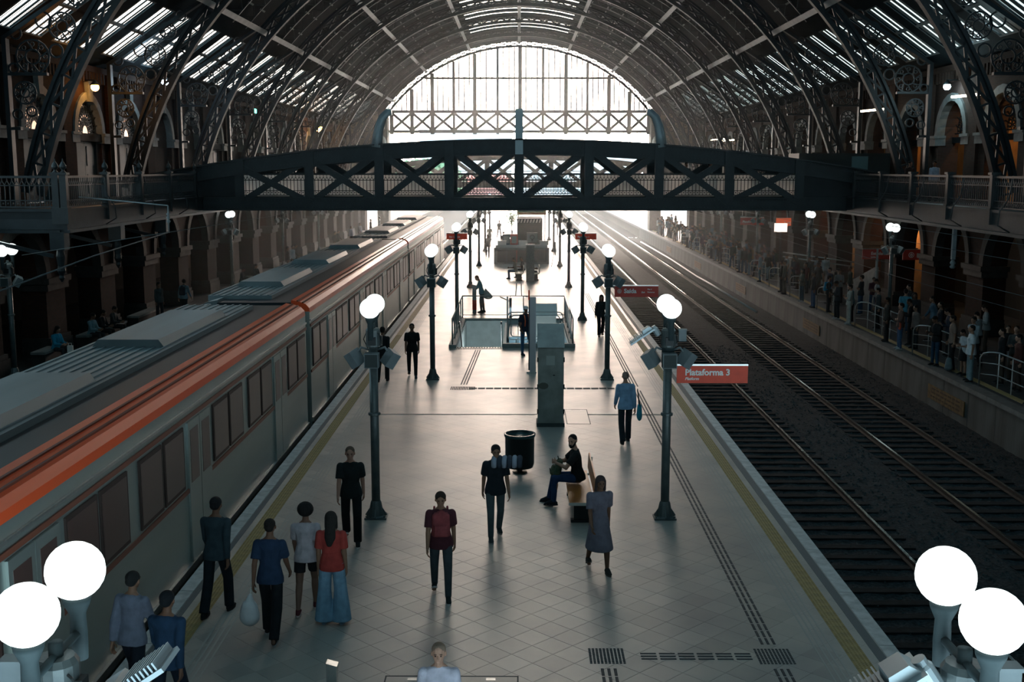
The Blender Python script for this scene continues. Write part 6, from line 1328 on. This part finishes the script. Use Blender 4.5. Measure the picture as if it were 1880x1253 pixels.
# the crowd on the right platform: first those one can tell apart
RP = [((14.08, 34.8), -100, 'stand', (.50, .55, .58), (.17, .24, .27), 'trousers', 0, 'crop', 1.78, 'stout man in a white T-shirt and pale jeans at the first barrier', None),
      ((14.3, 35.9), -80, 'phone', (.50, .53, .56), BLK, 'skirt', 0, 'short', 1.5, 'girl in a white top and black skirt beside the man in white', None),
      ((14.35, 37.0), -95, 'weight', (.22, .15, .12), BLK, 'trousers', 0, 'short', 1.8, 'tall man in a tan T-shirt and black trousers near the first barrier', None),
      ((14.05, 37.7), -70, 'phone', BLK, (.02, .05, .09), 'slim', 1, 'short', 1.7, 'person in black with jeans and a handbag at the platform edge', None),
      ((14.9, 34.5), -95, 'stand', BLK, (.06, .045, .035), 'trousers', 1, 'crop', 1.72, 'man in black with brown trousers behind the first barrier', None),
      ((14.95, 33.4), -90, 'weight', (.07, .025, .02), (.05, .035, .03), 'trousers', 1, 'short', 1.7, 'person in dull rust red behind the first barrier', None),
      ((14.35, 31.2), -110, 'folded', BLK, DK, 'trousers', 1, 'short', 1.7, 'dark figure at the right edge of the picture', None),
      ((13.98, 41.1), -95, 'folded', (.10, .06, .05), (.05, .10, .18), 'slim', 1, 'short', 1.72, 'person in brown with blue jeans and white shoes holding an orange bag', None),
      ((14.1, 43.0), -100, 'stand', (.045, .04, .035), BLK, 'trousers', 1, 'short', 1.72, 'person in dark brown standing beyond the second barrier', None),
      ((14.6, 41.3), -80, 'stand', (.20, .16, .14), DK, 'trousers', 1, 'short', 1.62, 'person in a beige jumper beside the second barrier', None),
      ((14.75, 42.2), -120, 'phone', BLK, BLK, 'trousers', 1, 'crop', 1.76, 'bald man in black behind the person in beige', None),
      ((15.6, 45.4), 160, 'walk', (.07, .26, .36), (.03, .05, .08), 'trousers', 0, 'short', 1.8, 'person in a bright blue shirt walking behind the crowd', None),
      ((15.2, 39.6), -100, 'phone', (.03, .035, .05), BLK, 'trousers', 1, 'short', 1.72, 'person in a black jacket with white sleeve stripe', None),
      ((15.4, 41.0), -100, 'stand', (.025, .025, .03), BLK, 'trousers', 1, 'crop', 1.78, 'balding man in black in the second row near the blue shirt', None),
      ((15.2, 37.4), -60, 'walk2', (.34, .40, .44), DK, 'trousers', 1, 'short', 1.74, 'person in a pale shirt crossing behind the tan T-shirt', None),
      ((14.05, 47.8), -95, 'folded', (.36, .36, .33), (.36, .36, .33), 'trousers', 1, 'short', 1.72, 'person dressed all in cream with folded arms at the platform edge', None),
      ((14.05, 49.6), -80, 'phone', (.03, .035, .04), (.012, .014, .016), 'trousers', 1, 'short', 1.7, 'dark-clad person looking at a phone past the one in cream', None),
      ((14.35, 48.5), -90, 'phone', (.10, .15, .17), BLK, 'trousers', 1, 'short', 1.68, 'person in a grey-blue shirt between the cream and dark figures', None),
      ((14.9, 46.6), -90, 'weight', (.05, .06, .065), BLK, 'trousers', 1, 'short', 1.7, 'dark figure behind the third barrier', None),
      ((14.3, 52.0), 80, 'stand', (.03, .03, .03), BLK, 'trousers', 1, 'short', 1.7, 'person in black wearing a bright blue backpack at the fourth barrier', (.01, .20, .36)),
      ((14.05, 53.7), -90, 'stand', (.018, .02, .024), (.035, .085, .17), 'trousers', 1, 'short', 1.76, 'person in a black jacket and blue jeans near the fourth barrier', None),
      ((14.1, 56.1), -80, 'folded', (.10, .10, .08), (.06, .09, .11), 'slim', 1, 'long', 1.66, 'person in olive grey with white shoes near the fifth barrier', None),
      ((14.05, 59.6), -90, 'stand', (.085, .075, .06), (.06, .05, .04), 'trousers', 1, 'short', 1.8, 'tall person in a brown overall between the fifth and sixth barriers', None),
      ((14.1, 60.6), -100, 'stand', BLK, BLK, 'trousers', 1, 'short', 1.7, 'person in black beside the tall brown figure', None),
      ((14.15, 66.2), -95, 'weight', (.20, .25, .28), (.08, .15, .19), 'slim', 1, 'short', 1.72, 'person in pale blue shirt and light jeans by the seventh barrier', None),
      ((14.1, 72.2), -90, 'phone', (.12, .15, .2), (.05, .08, .13), 'slim', 1, 'short', 1.7, 'person in slate blue near the eighth barrier', None),
      ((14.1, 79.0), -90, 'phone', (.09, .05, .045), (.04, .04, .05), 'slim', 1, 'short', 1.7, 'person in reddish brown near the ninth barrier', None),
      ((17.3, 63.8), -20, 'stand', (.36, .38, .38), (.3, .3, .3), 'trousers', 1, 'short', 1.75, 'person in white in the lit archway behind the crowd', None)]
for loc, f, ps_, top, bot, low, sl_, hr_, hgt, lb, pk in RP:
    sk = random.choice((SK1, SK2, SK3)); ws = 'white' in lb and 'shoes' in lb
    person(lb, loc, f, ps_, top, bot, low, sl_, hr_, skin=sk, height=hgt, pack=pk, sole=(.5, .5, .5) if ws or 'cream' in lb else (.1, .1, .1), shoe=(.4, .42, .42) if ws or 'cream' in lb else (.02, .02, .02), loose=1.9 if 'stout' in lb else 1.0)
bg = tag(empty('orange_bag', (13.93, 41.0, 0)), 'orange bag in front of the person in brown', 'bag'); B = Blob(); B.hull(_sph((0, 0, .82), (.05, .11, .1)), _sph((0, 0, 1.0), (.04, .1, .04))); kk = inst('bag_body', B.bake('bag', .02, 2), bg); kk.data.materials.append(clothmat((.45, .07, .035))); MB().tube([(0, .08, 1.0), (.02, 0, 1.3), (0, -.08, 1.0)], .01, 5).build('strap', BLACK, bg)
bg = tag(empty('grey_rucksack', (14.1, 36.6, 0)), 'grey rucksack on the ground between the feet near the first barrier', 'backpack'); B = Blob(); B.hull(_sph((0, 0, .13), (.13, .16, .12)), _sph((0, 0, .38), (.09, .12, .09))); kk = inst('bag_body', B.bake('bag', .02, 2), bg); kk.data.materials.append(clothmat((.12, .16, .17))); MB().tube([(0, -.05, .44), (0, 0, .52), (0, .05, .44)], .012, 6).build('handle', BLACK, bg)
# then the rest of the crowd
TOPS = [('black', BLK), ('charcoal', DK), ('dark grey', (.05, .055, .055)), ('navy', (.02, .03, .055)), ('dull red', (.10, .025, .025)), ('pale grey', (.22, .24, .25)), ('brown', (.08, .055, .04)), ('dark green', (.025, .045, .035)), ('mustard', (.20, .13, .05)), ('white', (.40, .42, .44)), ('faded blue', (.08, .13, .18)), ('maroon', (.06, .02, .03))]
BOTS = [('black', BLK), ('dark', DK), ('blue jeans', (.04, .08, .14)), ('light jeans', (.12, .19, .24)), ('brown', (.06, .045, .035))]
taken = [r_[0] for r_ in RP]; made = 0; tries = 0
bands = [(30, 50, 9), (50, 66, 16), (66, 82, 30), (82, 100, 36), (100, 120, 26)]
for a, b, cnt in bands:
    got = 0; tries = 0
    while got < cnt and tries < 4000:
        tries += 1
        y = random.uniform(a, b); x = 14.05 + abs(random.gauss(0, 1.0)) + (.9 if a < 66 else 0)
        if x > 17.2 or any(abs(x - p[0]) < .5 and abs(y - p[1]) < .5 for p in taken): continue
        if any(math.hypot(x - 16.1, y - yy) < .5 for yy in (48.9, 62.8, 76.6, 90.4)): continue
        if x < 14.8 and any(b0 - bn_ * .95 - .7 < y < b0 + .3 for b0, bn_ in ((34.0, 5), (39.9, 3), (46.9, 4), (53.0, 1), (58.4, 1), (63.3, 1), (68.5, 2), (73.6, 1), (79, 2), (85, 1), (91, 2), (98, 2))): continue
        taken.append((x, y)); got += 1
        ps_ = random.choice(('stand', 'weight', 'phone', 'folded', 'stand', 'walk')); pk = (.02, .02, .025) if random.random() < .2 else None
        row = 'at the edge' if x < 14.6 else 'second row' if x < 15.4 else 'back row'
        nb = sum(1 for q_ in (34, 39.9, 46.9, 53, 58.4, 63.3, 68.5, 73.6, 79, 85, 91, 98) if q_ < y)
        wh = 'before the first barrier' if nb == 0 else 'past barrier %s' % ['one', 'two', 'three', 'four', 'five', 'six', 'seven', 'eight', 'nine', 'ten', 'eleven', 'twelve'][nb - 1]
        for _ in range(60):
            tn, tc_ = random.choice(TOPS); bn, bc_ = random.choice(BOTS); key_ = (ps_ if ps_ in ('phone', 'folded', 'walk') else '', tn, bn, row, wh)
            if key_ not in _rc: break
        _rc[key_] = 1
        person('%s in %s top, %s%s, %s %s' % ({'phone': 'person with phone', 'folded': 'person with folded arms', 'walk': 'walking person'}.get(ps_, 'person'), tn, bn, '' if 'jeans' in bn else ' trousers', row, wh), (x, y), -90 + random.gauss(0, 35), ps_, tc_, bc_, random.choice(('slim', 'trousers')), random.random() < .6, random.choice(('short', 'short', 'crop', 'long', 'cap')), skin=random.choice((SK1, SK2, SK3)), height=random.uniform(1.58, 1.82), group='crowd on the right platform', hairc=random.choice(((.012, .01, .009), (.03, .02, .014))))
# on the bridges and galleries
for x, y, z, top, lb in ((-.35, 109.5, 5.28, BLK, 'dark figure leaning on the farther footbridge'), (16.4, 45.2, 5.28, (.36, .38, .45), 'person in white behind the right gallery railing'), (15.9, 46.6, 5.28, (.03, .02, .02), 'dark-haired person next to the one in white on the gallery'), (7.6, 52.0, 5.26, DK, 'dark figure crossing the near bridge right of centre'), (8.6, 51.6, 5.26, (.2, .19, .2), 'grey figure crossing the near bridge on the right'), (10.3, 52.2, 5.26, BLK, 'dark figure on the near bridge close to its right end'), (17.2, 38.5, 5.28, BLK, 'dark figure on the right gallery at the picture edge')):
    person(lb, (x, y), random.uniform(-90, 90), 'stand', top, DK, 'trousers', 1, 'short', skin=SK2, z=z, height=1.6)
# ------------------------------------------------------------------ haze volumes added in place of bloom round the far window
hz = bpy.data.materials.new('bloom_scatter'); hz.use_nodes = True; t = hz.node_tree; t.nodes.clear()
o = t.nodes.new('ShaderNodeOutputMaterial'); v = t.nodes.new('ShaderNodeVolumeScatter'); v.inputs['Density'].default_value = .0010; v.inputs['Anisotropy'].default_value = .75; v.inputs['Color'].default_value = (.92, .98, 1, 1)
t.links.new(v.outputs[0], o.inputs['Volume'])
pf = [(-16.2, 4.52), (16.2, 4.52), (16.2, 8.6)] + [((RI - .3) * math.sin(math.radians(a)), ZC + (RI - .3) * math.cos(math.radians(a))) for a in range(64, -65, -8)] + [(-16.2, 8.6)]
h = MB().prism(pf, 'y', 46, 122.6).build('bloom_haze', hz, None); tag(h, 'thin added haze standing in for bloom towards the far window', 'haze', kind='stuff')
hz2 = hz.copy(); hz2.name = 'low_bloom_scatter'; next(n for n in hz2.node_tree.nodes if n.type == 'VOLUME_SCATTER').inputs['Density'].default_value = .0020
h = MB().box(-16.2, 16.2, 46, 122.6, -1.0, 4.5).build('low_bloom_haze', hz2, None); tag(h, 'denser added haze standing in for bloom low over the far platforms', 'haze', kind='stuff')  # low volume added to lift far posts and kiosks as bloom would
